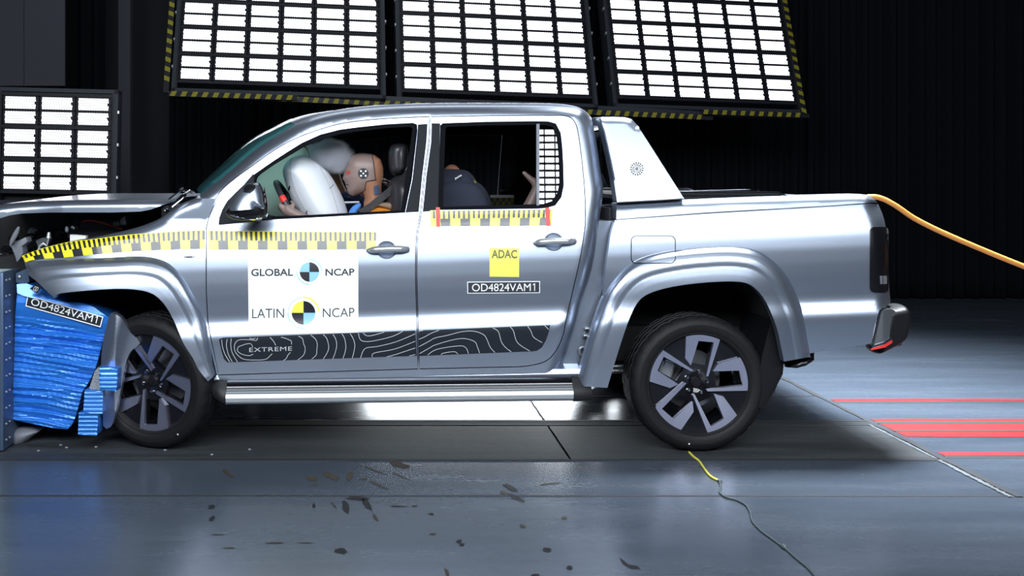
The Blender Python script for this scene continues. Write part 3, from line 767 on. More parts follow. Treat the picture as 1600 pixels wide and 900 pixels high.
RWO = [(688.7, 196), (692, 193.4), (760, 191), (836, 190), (856, 190.4), (868, 193.6), (875.5, 208), (878, 231), (879.5, 260), (880.2, 290), (876.5, 308), (867, 320.5), (853, 324), (842, 325), (760, 326.2), (685, 327.5)]
RWI = [(696, 201), (699, 198), (760, 196), (836, 195), (854, 195.6), (864, 198.6), (870, 210), (872.5, 231), (874.2, 260), (874.5, 287), (871, 302), (862.5, 314.5), (850, 318.5), (842, 319.3), (760, 321.5), (692, 323.6)]
SAIL = [(396, 271), (397.5, 300), (400, 341), (424, 339.5), (426, 343), (341.5, 351), (342.5, 340), (347.5, 327), (355, 314), (368, 301), (381, 288.5)]

# ---- cab shell: near side frame, roof, windscreen, back panel
CABO = PILLAR + ROOF[1:] + REAR[1:] + [(874, 588), (868, 592), (650, 600), (352, 604), (346, 598), (338, 583), (326, 530), (318, 500), (314, 450), (314, 352), (318, 330)]
grow = lambda pts, d: [(px + d * nx, py + d * ny) for (px, py), (nx, ny) in zip(pts, _norms(pts))]
def _norms(pts):
    p = np.array(pts, float); t = np.roll(p, -1, 0) - np.roll(p, 1, 0); t /= np.hypot(t[:, 0], t[:, 1])[:, None]
    ar = .5 * np.sum(p[:, 0] * np.roll(p[:, 1], -1) - np.roll(p[:, 0], -1) * p[:, 1]); s = 1 if ar > 0 else -1
    return np.stack([t[:, 1] * s, -t[:, 0] * s], -1)
def shrink(pts, d): return grow(pts, -d)
# one opening for both doors (the pillar between them is set back)
hole_f = [(318.5, 455), (318.5, 360), (322, 345)] + [q for q in grow(FDs, 1.0)][0:0]
HF = [(max(a, 320.5), b) for a, b in grow(FDs, .9)]; HR = grow(RDs, .9)
cab = panel('cab_frame', CABO, ycab, 'paint', truck, holes=[HF, HR], step=5, flange=.03, off=.004, rings=(.7, 2, 4, 7))
mirror(cab)
YE = lambda pts: ycab(np.array([q[0] for q in pts]), np.array([q[1] for q in pts])) + .004
def across(name, line, m, n=25, crown=0., bulge=None, p=1., parent=truck, z_off=0., inset=0., smooth=True):
    """skin between a near edge line and its twin on the far side"""
    ys = YE(line); V = []; k = len(line)
    for i, (px, py) in enumerate(line):
        a = Vector(P(px, py, ys[i])); a.y += inset
        for j in range(n):
            t = .5 - .5 * math.cos(math.pi * j / (n - 1)); h = (4 * t * (1 - t)) ** p; q = Vector((a.x, a.y + (WID - 2 * a.y) * t, a.z + z_off))
            q.z += crown * h
            if bulge: bx, bz = bulge(i / (k - 1)); q.x += bx * h; q.z += bz * h
            V.append(q)
    F = [(i * n + j, i * n + j + 1, (i + 1) * n + j + 1, (i + 1) * n + j) for i in range(k - 1) for j in range(n - 1)]
    return mk(name, V, F, m, parent, smooth=smooth)
RL = ROOF
roof = across('roof', RL, 'paint', 31, .020, lambda u: (-.072 * max(0, 1 - u * 5), .035 * max(0, 1 - u * 5)), .5)
across('headliner', RL[3:-2], 'headliner', 13, .0, z_off=-.045, inset=.02)
PL = PILLAR
ws = across('windscreen', PL[3:], 'tealglass', 33, 0, lambda u: (-.072 - .02 * math.sin(u * 3.14), .055 + .02 * math.sin(u * 3.14)), .5)
across('cab_back_panel', REAR[:25], 'paint', 9)
bw = MB(); rp = P(934, 215, .5)
b = MB(); b.box((P(938, 0, .35)[0] + .008, .40, P(0, 300, .4)[2]), (P(938, 0, .35)[0] + .02, WID - .4, P(0, 205, .4)[2])); b.build('rear_screen', 'darkglass', truck)

def ytrim(x, y): return ycab(x, y) + .05
tr = panel('inner_trim', shrink(CABO, 5), ytrim, 'headliner', truck, holes=[grow(FWI, .5), grow(RWI, .5)], step=9, flange=.03)
mirror(tr)

# ---- doors
def ydoor(x, y): return ycab(x, y)
fd = panel('front_door', shrink(FDs, .5), ydoor, 'paint', truck, holes=[FWO, circle(604, 390.5, 15.4, 14.4, 28)], step=5, flange=.03)
rd = panel('rear_door', shrink(RDs, .5), ydoor, 'paint', truck, holes=[RWO, circle(865, 378, 15.4, 14.4, 28)], step=5, flange=.03)
panel('window_frame', grow(FWO, .8), ydoor, 'seal', fd, holes=[FWI], step=5, flange=.04, off=-.003)
panel('window_frame', grow(RWO, .8), ydoor, 'seal', rd, holes=[RWI], step=5, flange=.04, off=-.003)
panel('pillar_trim', [(653, 194.5), (668, 193.5), (666.5, 220), (660, 274), (654.3, 331), (633.5, 332), (644.5, 279), (652.5, 205)], ydoor, 'pillar', fd, step=5, flange=.004, off=-.0025)
panel('pillar_trim', [(674.5, 192.5), (688, 192.8), (687.5, 200), (685.5, 300), (684, 329), (660.5, 331), (666.3, 274), (673.8, 220)], ydoor, 'pillar', rd, step=5, flange=.004, off=-.0025)
panel('mirror_sail', SAIL, ydoor, 'pillar', fd, step=5, flange=.004, off=-.006)
panel('quarter_glass', [(842.5, 195.5), (854, 196), (864, 199), (870, 210), (872.5, 231), (874.2, 260), (874.5, 287), (871, 302), (862.5, 314.5), (850, 318.5), (842.5, 319.3)], ydoor, 'darkglass', rd, step=6, flange=.004, off=.006)
panel('divider_bar', [(838.3, 193.5), (843, 193.5), (842.8, 321), (838.3, 321)], ydoor, 'greyplastic', rd, step=6, flange=.02, off=-.005)
for o in (fd, rd): mirror(o)

# ---- door handles
def handle(door, x0, y0, x1, y1, cx, cy):
    panel('handle_recess', circle(cx, cy, 15.6, 14.6, 28), lambda x, y: ydoor(x, y) + .018 * np.sqrt(np.clip(1 - ((x - cx) / 15.6) ** 2 - ((y - cy) / 14.6) ** 2, 0, 1)) - .0005, 'paint', door, step=2, flange=0)
    b = MB(); Y = float(ydoor(cx, cy)) - .036; n = 9
    V = []
    pts = [Vector(P(x0 + (x1 - x0) * t, y0 + (y1 - y0) * t - 1.5 * math.sin(math.pi * t), Y + .03 * (abs(2 * t - 1) ** 4))) for t in np.linspace(0, 1, n)]
    b.tube(pts, [.008] + [.0185] * (n - 2) + [.016], 12); q = P(x1 - 6, y1 - 1.5, Y - .006)
    b2 = MB(); b2.cyl((q[0], q[1] + .012, q[2]), (q[0], q[1] - .012, q[2]), .010, n=16)
    h = b.build('door_handle', 'alu', door, smooth=True); b2.build('key_cylinder', 'steel', door)
handle(fd, 573.5, 391.6, 637.5, 389.5, 604, 390.5)
handle(rd, 834.5, 379.5, 898, 377.2, 865, 378)

# ---- door mirror
mh = pillow('door_mirror', spl([(352, 331), (357, 324), (366, 306), (377, 293), (389, 286.6), (400, 285), (407.5, 288), (412, 301), (415.5, 315), (416.5, 331), (414, 340), (391, 345.5), (370, 344), (357, 339)], 3, True), -.12, .085, .06, 22, 'black', truck, step=3)
def ymir(x, y): return np.full(np.shape(x), -.150) - .052 * np.sqrt(np.clip(1 - (1 - np.clip(distl(x, y, MIRS[:28], False) / 20, 0, 1)) ** 2, 0, 1)) - .0009 * (np.asarray(y) - 300)
MIRS = spl([(359, 328.5), (365, 310), (376, 295), (388, 288), (399, 286), (405, 288), (409, 300), (411, 314), (412.5, 326), (400, 326.5), (380, 328)], 3, True)
panel('mirror_cap', MIRS, ymir, 'paint', mh, step=2.5, flange=.02, rings=(.4, 1.2, 2.6))
MIRL = spl([(352.5, 331), (358, 327.5), (366, 330.5), (376, 336), (392, 340), (413, 337.5), (415, 340), (402, 343.5), (388, 344.6), (370, 342.5), (357, 338)], 3, True)
panel('mirror_lamp_strip', MIRL, lambda x, y: np.full(np.shape(x), -.135) - .075 * np.sqrt(np.clip(1 - (1 - np.clip(distl(x, y, MIRS + MIRL, True) / 20, 0, 1)) ** 2, 0, 1)) - .004, 'chrome', mh, step=2.5, flange=.01)
b = MB(); b.tube([P(395, 338, -.1), P(402, 340, .06)], [.022, .03]); b.build('mirror_arm', 'black', mh)
pillow('mirror_glass', [(413, 291), (417, 303), (420, 318), (420, 333), (416, 340), (412, 338), (411, 310)], -.09, .05, .03, 5, 'gloss', mh, step=3)
mm = mirror(mh)

# ---- front wing with buckled arch, indicator
FOLD = [(40, 416), (60, 420), (90, 426), (150, 424), (212, 424), (235, 428), (262, 445), (285, 475), (305, 520), (322, 575), (334, 582), (327, 528), (322, 500), (320.3, 455), (320.3, 357), (323, 343), (331, 327), (337, 311)]
FEND = FTOP + [(337, 310.5)] + FOLD[::-1][1:]
fw = panel('front_wing', FEND, yfend, 'paint', truck, step=5, flange=.03, rings=(.6, 2, 4))
FO = spl([(40, 416), (50, 409), (75, 407), (112, 405), (175, 402.5), (212, 400.5), (240, 403), (265, 412.5), (287, 435), (305, 467), (317, 492), (323, 510), (327, 530), (331, 560), (337, 585)], 3)
FI = spl([(85, 466), (92, 459), (125, 455), (175, 451.5), (212, 452.5), (240, 460), (260, 480), (276, 510.5), (287, 537), (301.6, 560), (310, 577), (325, 596)], 3)
_ft = np.array([0, .05, .16, .30, .44, .54, .57, .60, .8, 1]); _fy = np.array([.004, -.012, -.034, -.047, -.0525, -.0525, -.0525, -.0545, -.062, -.068])
_fs = np.linspace(-.2, 1.2, 281); _fv = np.interp(_fs, _ft, _fy); _k = np.exp(-.5 * (np.arange(-12, 13) / 3.6) ** 2); _k /= _k.sum(); _fv = np.convolve(np.pad(_fv, 12, mode='edge'), _k, 'valid'); _ft, _fy = _fs, _fv
def yflare(O, I, base, k=1.):
    O, I = spl(O[::2], 8), spl(I[::2], 8)
    def f(x, y):
        do = distl(x, y, O); di = distl(x, y, I); return base(x, y) + k * np.interp(do / (do + di + 1e-6), _ft, _fy)
    return f
yff = yflare(FO, FI, lambda x, y: np.minimum(ybase(x, y), .02) * .6 + 4e-6 * np.clip(160 - np.asarray(x), 0, 150) ** 2, 1.)
fl1 = panel('wing_arch_flare', FO + FI[::-1] + [(70, 452), (59, 441), (45, 430)], yff, 'paint', truck, step=2.6, flange=.05)
for o in (fw, fl1): mirror(o)
ind = panel('side_indicator', spl([(282, 396), (284, 391.5), (294, 390), (305, 391), (307.5, 394), (305, 400), (296, 402.5), (285, 401)], 3, True), yfend, 'chrome', truck, step=3, flange=.006, off=-.007)
panel('indicator_lens', spl([(285.5, 396.5), (288, 392.8), (295, 392), (302.5, 393), (304, 395), (301, 399.5), (295, 400.5), (288, 400)], 3, True), yfend, mat('indicator_lens', (.55, .42, .36), .15, coat=1), ind, step=3, flange=.003, off=-.0105)

# ---- wheel arch liners (tunnel + back wall)
def liner(name, edge, y0, y1, x_add=()):
    e = [P(a, c, .0) for a, c in edge]; V = [(p[0], y0, p[2]) for p in e] + [(p[0], y1, p[2]) for p in e]; n = len(e)
    F = [(i, i + 1, n + i + 1, n + i) for i in range(n - 1)] + [tuple(range(n, 2 * n))]
    return mk(name, V, F, 'liner', truck, smooth=False)
liner('wheel_arch_liner', FI + [(330, 605)], .0, .62)
RO = spl([(900, 603), (911, 563), (922.7, 522), (941.5, 467), (960, 437), (987, 411), (1025, 397), (1089, 387.6), (1145.5, 385.7), (1179.5, 391), (1202, 402.7), (1225, 425), (1243.7, 459), (1257, 497), (1262, 530), (1266, 557.5)], 3)
RI = spl([(949, 606), (960, 569), (975.5, 520), (990.6, 482), (1009.5, 461), (1051, 448), (1107.7, 441), (1157, 440.5), (1179.5, 450), (1198, 474), (1213.5, 512), (1221, 545), (1225, 565)], 3)
liner('wheel_arch_liner', RI + [(1223, 585), (1205, 620), (1191, 641)], .0, .55)
mf = panel('mud_flap', [(1205, 500), (1216, 530), (1225, 562), (1223, 582), (1210, 612), (1191, 641), (1180, 630), (1190, 560)], const(.02), 'black', truck, step=8, flange=.4)
mirror(mf)

# ---- load bed
BRE = spl([(1372, 319), (1379, 335), (1383, 350), (1386, 370), (1388, 400), (1389, 440), (1391.5, 474)], 3)
def ybed(x, y): return ybase(x, y) + rnd(distl(x, y, BRE), 24, .10) + .0
BED = [(961, 344), (954, 368), (947, 414), (943, 462), (955, 480), (972, 455), (1000, 430), (1050, 416), (1108, 411), (1157, 411), (1190, 422), (1215, 450), (1232, 490), (1243, 530), (1248, 556), (1266, 552), (1361, 537), (1367, 508), (1374, 484)] + BRE[::-1] + [(1362, 318.2), (1300, 322.8), (1100, 334.3)]
bed = panel('bed_side', BED, ybed, 'paint', truck, step=5.5, flange=.04, rings=(.6, 2, 4.5))
yrf = yflare(RO, RI, lambda x, y: ybase(x, y) * .55 + .0)
rfl = panel('bed_arch_flare', RO + RI[::-1], yrf, 'paint', truck, step=2.8, flange=.05)
RAIL = [(963.5, 317.3), (1020, 314.2), (1069, 311.4), (1120, 309.2), (1180, 307.2), (1241, 305.4), (1295, 304), (1340, 303), (1355, 304.3), (1365, 309), (1371, 317), (1362, 316.4), (1300, 320.9), (1100, 332.2), (963, 342.6)]
def yrail(x, y): return ybase(x, y) - .006 + np.maximum(rnd(distl(x, y, RAIL[:11]), 12, .06), rnd(distl(x, y, BRE), 24, .10))
rail = panel('bed_rail_cap', RAIL, yrail, 'paint', truck, step=4, flange=.11, rings=(.6, 1.8, 3.6))
fdoor = panel('fuel_door', rrect(987, 369.5, 1054.5, 410.5, 7), lambda x, y: np.minimum(ybed(x, y), np.where(inpoly(np.stack([x, y], -1), RO + RI[::-1]), yrf(x, y), 9)), 'paint', truck, step=1.0, flange=.004, off=-.0025)
panel('fuel_door_gap', rrect(985.7, 368.2, 1055.8, 411.8, 8), lambda x, y: np.minimum(ybed(x, y), np.where(inpoly(np.stack([x, y], -1), RO + RI[::-1]), yrf(x, y), 9)), 'seal', fdoor, holes=[rrect(987.2, 369.7, 1054.3, 410.3, 7)], step=2.5, flange=0, off=-.0012)
corner = panel('cab_corner_panel', [(936, 345), (962, 345), (954, 400), (946, 430), (934, 480), (920, 545), (903, 598), (868, 596), (884, 550), (900, 500), (917, 440), (927, 400)], lambda x, y: .10 + 0 * x, 'paint', truck, step=8, flange=.3)
b = MB()
for (px, py, r) in ((917, 513.5, .010), (915, 524.5, .011)):
    q = P(px, py, .075); b.tube([(q[0] - .012, q[1], q[2]), (q[0] + .012, q[1], q[2])], r)
q = P(911.5, 549, .085); b.lathe_y([(.017, .0), (.020, -.012), (.027, -.012), (.030, .0)], 20, q); b.build('corner_studs', 'steel', corner)
for o in (bed, rfl, rail, corner): mirror(o)
_be = np.array(BRE)
def ytail(x, y): return ybed(np.minimum(np.asarray(x, float), np.interp(y, _be[:, 1], _be[:, 0]) - .8), y)
tl = panel('tail_lamp', rrect(1360, 354.5, 1388.5, 457, 7), ytail, 'lampsmoke', truck, step=2.5, flange=.06, off=-.008)
panel('reversing_lens', [(1375, 431), (1379, 431), (1379, 444), (1375.5, 444)], ytail, 'greyplastic', tl, step=3, flange=.003, off=-.011)
panel('reversing_lens', [(1380.3, 431), (1386, 431), (1386, 443.5), (1380.3, 444)], ytail, 'alu', tl, step=3, flange=.003, off=-.011)
mirror(tl)
xt = P(1383, 0, .15)[0]
def zpx(py, Y): return P(0, py, Y)[2]
prism_obj('tailgate', [(1350, 309), (1366, 312), (1375, 340), (1380, 370), (1383, 400), (1385, 440), (1385, 520), (1352, 520)], .10, WID - .10, 'paint', truck, Yref=.06, bev=.012)
b = MB(); b.box((P(968, 0, 0)[0], .13, zpx(440, .1)), (xt - .08, WID - .13, zpx(425, .1))); b.box((P(960, 0, 0)[0], .13, zpx(440, .1)), (P(964, 0, 0)[0], WID - .13, zpx(325, .1)))
b.build('bed_liner', 'liner', truck)
# tonneau cover with two bright rails on its edge
b = MB(); tz = zpx(300, .16); x0 = P(985, 0, .15)[0]; x1 = P(1213, 0, .15)[0]; x2 = P(1248, 0, .15)[0]
for yy, ya in ((.14, .20), (WID - .20, WID - .14)):
    b.add([(x0, yy, tz - .05), (x2, yy, tz - .05), (x2, yy, tz - .042), (x1, yy, tz), (x0, yy, tz)] + [(x0, ya, tz - .05), (x2, ya, tz - .05), (x2, ya, tz - .042), (x1, ya, tz), (x0, ya, tz)], [(0, 1, 2, 3, 4), (9, 8, 7, 6, 5), (4, 3, 8, 9), (3, 2, 7, 8), (0, 5, 6, 1), (2, 1, 6, 7), (0, 4, 9, 5)])
b.box((x0, .2, tz - .045), (x1 + .02, WID - .2, tz - .022)); tn = b.build('tonneau_cover', 'black', truck)
b = MB()
for yy in (.137, WID - .203):
    b.tube([(x0, yy, tz), (x1, yy, tz), (x2, yy, tz - .045)], .0035, 6); b.tube([(x0, yy, tz - .020), (x1 + .05, yy, tz - .020)], .0045, 6)
b.build('tonneau_rail', 'chrome', tn)
# ---- sport bar
def ysb(x, y): return .065 + (318 - np.asarray(y)) * .00118 + rnd(distl(x, y, SB[1:6]), 10, .05) + rnd(distl(x, y, [SB[0], SB[-1], SB[-2], SB[-3]]), 4, .02)
SB = [(936, 186), (942, 182.6), (958, 182.3), (975.6, 183), (986.7, 185.8), (995.6, 195.6), (1014, 224), (1040, 265), (1069, 310.6), (1030, 313), (964.4, 316.4), (959, 280), (952, 245), (943, 205)]
sb = panel('sport_bar', SB, ysb, 'paint', truck, step=4.5, flange=.10, rings=(.6, 1.8, 3.6))
panel('sport_bar_seal', [(964.5, 315.6), (1030, 312.2), (1066, 309.9), (1070, 311.2), (1030, 314), (964.4, 317.4)], ysb, 'black', sb, step=4, flange=.01, off=-.004)
bc = (995.3, 263.8)
em = panel('emblem', circle(*bc, 10.7, 10.7, 36), ysb, 'alu', sb, step=3, flange=.002, off=-.003)
b = MB()
for (r, wd, n, fr, ph) in ((9.2, 2.4, 16, .66, 0), (6.4, 1.3, 3, .9, 20), (4.2, 1.7, 10, .6, 5), (1.6, 1.8, 1, 1, 0)):
    for i in range(n):
        a0 = ph + 360 * i / n; pts = circle(*bc, r, r, 6 if n > 1 else 24, a0, a0 + 360 / n * fr)
        ribbon(b, pts, wd, ysb, -.0048, 0, 2)
b.build('emblem_marks', 'ink', em)
sb2 = mirror(sb)
yl = float(ysb(960., 183.)); a = [P(938, 197, yl), P(938, 184.5, yl), P(960, 182.6, yl), P(984, 185.6, yl), P(990, 197, yl)]
V = []; F = []
for k, (yy, dz) in enumerate(((yl + .0, 0), (yl + .25, .016), (WID / 2, .022), (WID - yl - .25, .016), (WID - yl, 0))):
    V += [(p[0], yy, p[2] + dz) for p in a]
for k in range(4):
    for i in range(5): F.append((k * 5 + i, k * 5 + (i + 1) % 5, k * 5 + 5 + (i + 1) % 5, k * 5 + 5 + i))
mk('sport_bar_hoop', V, F, 'paint', truck, smooth=False)
# ---- rear bumper
bp = pillow('rear_bumper', spl([(1372, 486), (1378, 479.5), (1392, 476.5), (1405, 474.8), (1411, 483), (1413.5, 496), (1410, 515), (1404, 530), (1383, 543), (1360, 547.5)], 3, True), .12, .11, .1, 9, 'black', truck, step=3)
panel('bumper_end_cover', spl([(1377, 489), (1382, 484.5), (1392, 483), (1400, 488), (1402, 500), (1399, 514), (1392, 527), (1380, 535), (1364, 540.5)], 3, True), lambda x, y: -.004 + .0014 * np.clip(np.asarray(x) - 1380, 0, 99), 'steel', bp, step=4, flange=.03)
panel('bumper_trim', [(1362, 546.4), (1374, 487), (1377, 482), (1381, 480.5), (1379.5, 484), (1376.8, 488.5), (1365.5, 539.5), (1381, 534.5), (1399, 523), (1403, 517), (1401.5, 525), (1382, 538.2), (1366.5, 543.3)], lambda x, y: -.008 + .0014 * np.clip(np.asarray(x) - 1380, 0, 99), 'chrome', bp, step=3, flange=.01)
panel('red_reflector', [(1361.5, 545.6), (1366, 543), (1382, 538.5), (1400.5, 527), (1399, 532.5), (1383, 543), (1361, 547.4)], lambda x, y: -.010 + .0014 * np.clip(np.asarray(x) - 1380, 0, 99), 'red', bp, step=3, flange=.008)
mirror(bp)
b = MB(); b.box((xt - .02, .14, zpx(545, .1)), (xt + .10, WID - .14, zpx(482, .1)), bev=.025); b.build('bumper_beam', 'black', truck)
pillow('exhaust_shield', [(1226, 566), (1240, 562), (1266, 556), (1266, 563), (1255, 570), (1240, 574), (1226, 573)], .15, .06, .06, 4, 'gloss', truck, step=4)

# ---- sill, side step
b = MB(); pa, pb = P(335, 598, .05), P(905, 588, .05)
def sweep(mb, prof, A, Bp, mi=0, n=24):
    V = []; q = len(prof)
    for k in range(n + 1):
        t = k / n
        for (y, z) in prof: V.append((A[0] + (Bp[0] - A[0]) * t, y, A[2] + (Bp[2] - A[2]) * t + z))
    F = [(k * q + i, k * q + (i + 1) % q, (k + 1) * q + (i + 1) % q, (k + 1) * q + i) for k in range(n) for i in range(q)]
    F += [tuple(range(q))[::-1], tuple(n * q + i for i in range(q))]; mb.add(V, F, mi)
sweep(b, [(.10, .06), (.03, .045), (.022, .02), (.035, -.012), (.10, -.03)], pa, pb); sl = b.build('sill', 'paint', truck)
b = MB(); sweep(b, [(.16, .03), (.07, .018), (.07, -.05), (.16, -.06)], P(345, 605, .05), P(900, 594, .05)); b.build('sill_underside', 'black', truck)
b = MB(); A0, A1 = P(353.5, 607.5, -.03), P(895, 601.5, -.03)
sweep(b, [(.06, .004), (-.012, .0), (-.024, -.007), (-.034, -.018), (-.046, -.032), (-.052, -.047), (-.053, -.060), (-.047, -.075), (-.035, -.083), (.05, -.085)], A0, A1)
st = b.build('side_step', 'alu', truck)
b = MB()
for (y, z) in ((-.0195, -.0035), (-.030, -.0118), (-.0405, -.0235)):
    sweep(b, [(y - .0006, z + .0016), (y - .0026, z - .0012), (y + .001, z - .001)], A0, A1)
b.build('step_groove', 'inkgrey', st)
b = MB(); sweep(b, [(.11, .036), (.06, .040), (.01, .030), (-.014, .012), (-.018, .002), (.06, .003)], P(350, 607, -.03), P(897, 601, -.03)); b.build('step_deck', 'gloss', st)
for (xa, xb, ya, yb, da, db) in ((353.5, 331, 607.5, 600.5, 1., .62), (895, 925, 601.5, 603, 1., .8)):
    b = MB(); prof = [(.06, .036), (.0, .034), (-.030, -.010), (-.053, -.05), (-.050, -.078), (-.035, -.087), (.06, -.087)]; Aq, Bq = P(xa, ya, -.03), P(xb, yb, -.03); V = []; q = len(prof)
    for k in range(5):
        t = k / 4; sc = da + (db - da) * t ** 2
        V += [(Aq[0] + (Bq[0] - Aq[0]) * t, .03 + (y - .03) * sc, Aq[2] + (Bq[2] - Aq[2]) * t - .03 + (z + .03) * sc) for y, z in prof]
    F = [(k * q + i, k * q + (i + 1) % q, (k + 1) * q + (i + 1) % q, (k + 1) * q + i) for k in range(4) for i in range(q)] + [tuple(range(q)), tuple(4 * q + i for i in range(q))]
    b.add(V, F); b.build('step_end_cap', 'black', st)
for o in (sl, st): mirror(o)
b = MB(); b.box((P(345, 0, 0)[0], .2, .34), (P(960, 0, 0)[0], WID - .2, .5)); b.box((P(960, 0, 0)[0], .45, .42), (P(1330, 0, 0)[0], WID - .45, .62)); b.box((P(80, 0, 0)[0], .62, .36), (P(350, 0, 0)[0], WID - .62, .6)); b.build('chassis', 'liner', truck)
b = MB(); xr, xfw = P(1093.5, 0, 0)[0], P(240, 0, 0)[0]
b.cyl((xr, .2, .38), (xr, WID - .2, .38), .05); b.cyl((xfw, .3, .38), (xfw, WID - .3, .38), .04); b.ball((xr, WID / 2, .38), (.16, .16, .15)); b.build('axle', 'liner', truck)
b = MB(); b.tube([P(950, 573, .45), P(1010, 571, .45)], .014); b.tube([P(950, 580, .4), P(1010, 578, .4)], .016); b.build('exhaust_pipe', 'steel', truck)

# ---- wheels
RT, RR = .3715, .268
def make_wheel():
    root = bpy.data.objects.new('wheel', None); COL.objects.link(root); attach(root, truck)
    b = MB(); hw = .125
    pr = [(.240, -.03), (.262, -.098), (.270, -.108), (.276, -.1165), (.281, -.1165), (.2835, -.119), (.300, -.1255), (.318, -.1265), (.3185, -.1280), (.3235, -.1280), (.324, -.126), (.338, -.1225), (.352, -.112), (.362, -.101), (.3680, -.086), (.3695, -.074), (.3615, -.071), (.3615, -.062), (.3705, -.059), (.3712, -.030), (.3630, -.027), (.3630, -.018), (.3715, -.015)]
    pr = pr + [(r, -y) for r, y in pr[::-1]]
    def rf(r, y, k):
        if r > .360 and .058 < abs(y): return -.0055 if k % 5 == 0 else 0
        if r > .366: return -.004 if k % 5 == 2 else 0
        return 0
    b.lathe_y(pr, 150, rf=rf); ty = b.build('tyre', 'rubber', root, smooth=False, auto=True)
    q = P(0, 0); b = MB(); b.cyl((-.032, -.1275, -.322), (-.032, -.1295, -.322), .0042, n=10); b.build('paint_dot', 'white', ty) if False else b.build('paint_dot', 'white', root)
    # rim: dark spoke plate with five windows, barrel, polished U faces
    U = lambda pts, k: [(r * math.cos(a), r * math.sin(a)) for r, a in [(math.hypot(x, y), math.atan2(y, x) + 2 * math.pi * k / 5) for x, y in pts]]
    WIN = [(-.070, .865), (.215, .865), (.178, .36), (-.130, .40)]
    GAPW = [(.43, .80), (.40, .45), (.50, .36), (.62, .50), (.70, .62), (.60, .72)]
    def plate(outline, holes, y0, yd, name, m, step=.07):
        loops = [resample(outline, step)] + [resample(h, step) for h in holes]; V = []; E = []
        for lp in loops:
            k = len(V); V += [Vector(v) for v in lp]; E += [(k + i, k + (i + 1) % len(lp)) for i in range(len(lp))]
        g = [(x, z) for x in np.arange(-1, 1, step) for z in np.arange(-1, 1, step)]; g = np.array(g); kp = inpoly(g, loops[0])
        for lp in loops: kp &= distl(g[:, 0], g[:, 1], lp, True) > step * .5
        for h in loops[1:]: kp &= ~inpoly(g, h)
        V += [Vector(v) for v in g[kp]]
        vo, _, fo, *_ = delaunay_2d_cdt(V, E, [], 0, 1e-5); vo = np.array([(v.x, v.y) for v in vo]); fo = [f for f in fo if len(f) == 3]
        c = np.array([vo[list(f)].mean(0) for f in fo]); kp = inpoly(c, loops[0])
        for h in loops[1:]: kp &= ~inpoly(c, h)
        rr = np.hypot(vo[:, 0], vo[:, 1]); VV = np.stack([vo[:, 0] * RR, y0(rr), vo[:, 1] * RR], -1)
        FF = []
        for f, k in zip(fo, kp):
            if not k: continue
            a, bb, cc = VV[list(f)]; FF.append(tuple(f) if np.cross(bb - a, cc - a)[1] < 0 else tuple(f)[::-1])
        mb = MB(); mb.add(VV, FF)
        for lp in loops:
            lp = np.array(lp); r2 = np.hypot(lp[:, 0], lp[:, 1]); n = len(lp); A = np.stack([lp[:, 0] * RR, y0(r2), lp[:, 1] * RR], -1); B2 = A + np.array((0, yd, 0))
            mb.add(np.vstack([A, B2]), [(i, (i + 1) % n, n + (i + 1) % n, n + i) for i in range(n)])
        return mb.build(name, m, root)
    face = lambda r: -.100 + .030 * (1 - np.clip(r, 0, 1)) ** 1.2 + .012 * np.clip((.22 - r) / .1, 0, 1)
    CIR = [(math.cos(2 * math.pi * i / 80) * .995, math.sin(2 * math.pi * i / 80) * .995) for i in range(80)]
    plate(CIR, [U(WIN, k) for k in range(5)], lambda r: face(r) + .012, .035, 'rim_plate', 'gloss')
    top = [(math.cos(a), math.sin(a)) for a in np.linspace(math.atan2(.94, -.34), math.atan2(.935, .352), 9)]
    UF = top + [(.207, .163), (.165, .150), (.232, .868), (-.078, .868), (-.170, .352), (-.305, .49)]
    for k in range(5): plate(U(UF, k), [], lambda r: face(r) - .004, .016, 'spoke', 'alloy')
    b = MB(); b.lathe_y([(.266, -.098), (.272, -.104), (.275, -.100), (.262, -.085), (.240, -.03), (.236, .10)], 72); b.build('rim_barrel', 'gloss', root)
    b = MB(); b.lathe_y([(.03, .045), (.165, .045), (.165, .065), (.03, .065)], 48); b.build('brake_disc', 'steel', root)
    b = MB()
    for a in (150,):
        bm = bmesh.new(); bmesh.ops.create_cube(bm, size=1)
        for v in bm.verts: v.co = Vector((v.co.x * .075, v.co.y * .06 + .03, v.co.z * .11))
        bmesh.ops.bevel(bm, geom=bm.edges[:], offset=.012, segments=2, affect='EDGES'); bmesh.ops.translate(bm, verts=bm.verts, vec=(.15, 0, 0)); bmesh.ops.rotate(bm, verts=bm.verts, cent=(0, 0, 0), matrix=Matrix.Rotation(R(-165), 3, 'Y')); b.bm(bm)
    b.build('brake_caliper', 'alu', root)
    b = MB(); b.lathe_y([(.0, -.066), (.024, -.066), (.030, -.058), (.034, -.05)], 28); b.lathe_y([(.0, -.070), (.013, -.070), (.015, -.064)], 20); b.build('hub_cap', 'black', root)
    for k in range(5):
        a = R(85 + 36 + 72 * k - 38); b = MB(); c = (.058 * math.cos(a), 0, .058 * math.sin(a)); b.lathe_y([(0, -.078), (.006, -.078), (.0095, -.075), (.0095, -.055)], 6, c); b.build('wheel_bolt', 'chrome', root)
    return root
wheel = make_wheel()
wheel.location = Vector(P(1094, 598.5, .015)); wheel.location.y = .142; wheel.location.z = RT - .001
wheel.rotation_euler = (0, R(5), 0)
def place_wheel(x, y, z, rot, flip=False):
    c = copy_tree(wheel, truck); c.location = (x, y, z); c.rotation_euler = rot
    return c
rx = wheel.location.x
place_wheel(rx, WID - .142, RT - .001, (0, R(20), R(180)))
fx = P(245, 0, .12)[0]
mrot = Matrix.Rotation(R(-21), 3, 'Z') @ Matrix.Rotation(R(4), 3, 'X') @ Matrix.Rotation(R(-42), 3, 'Y')
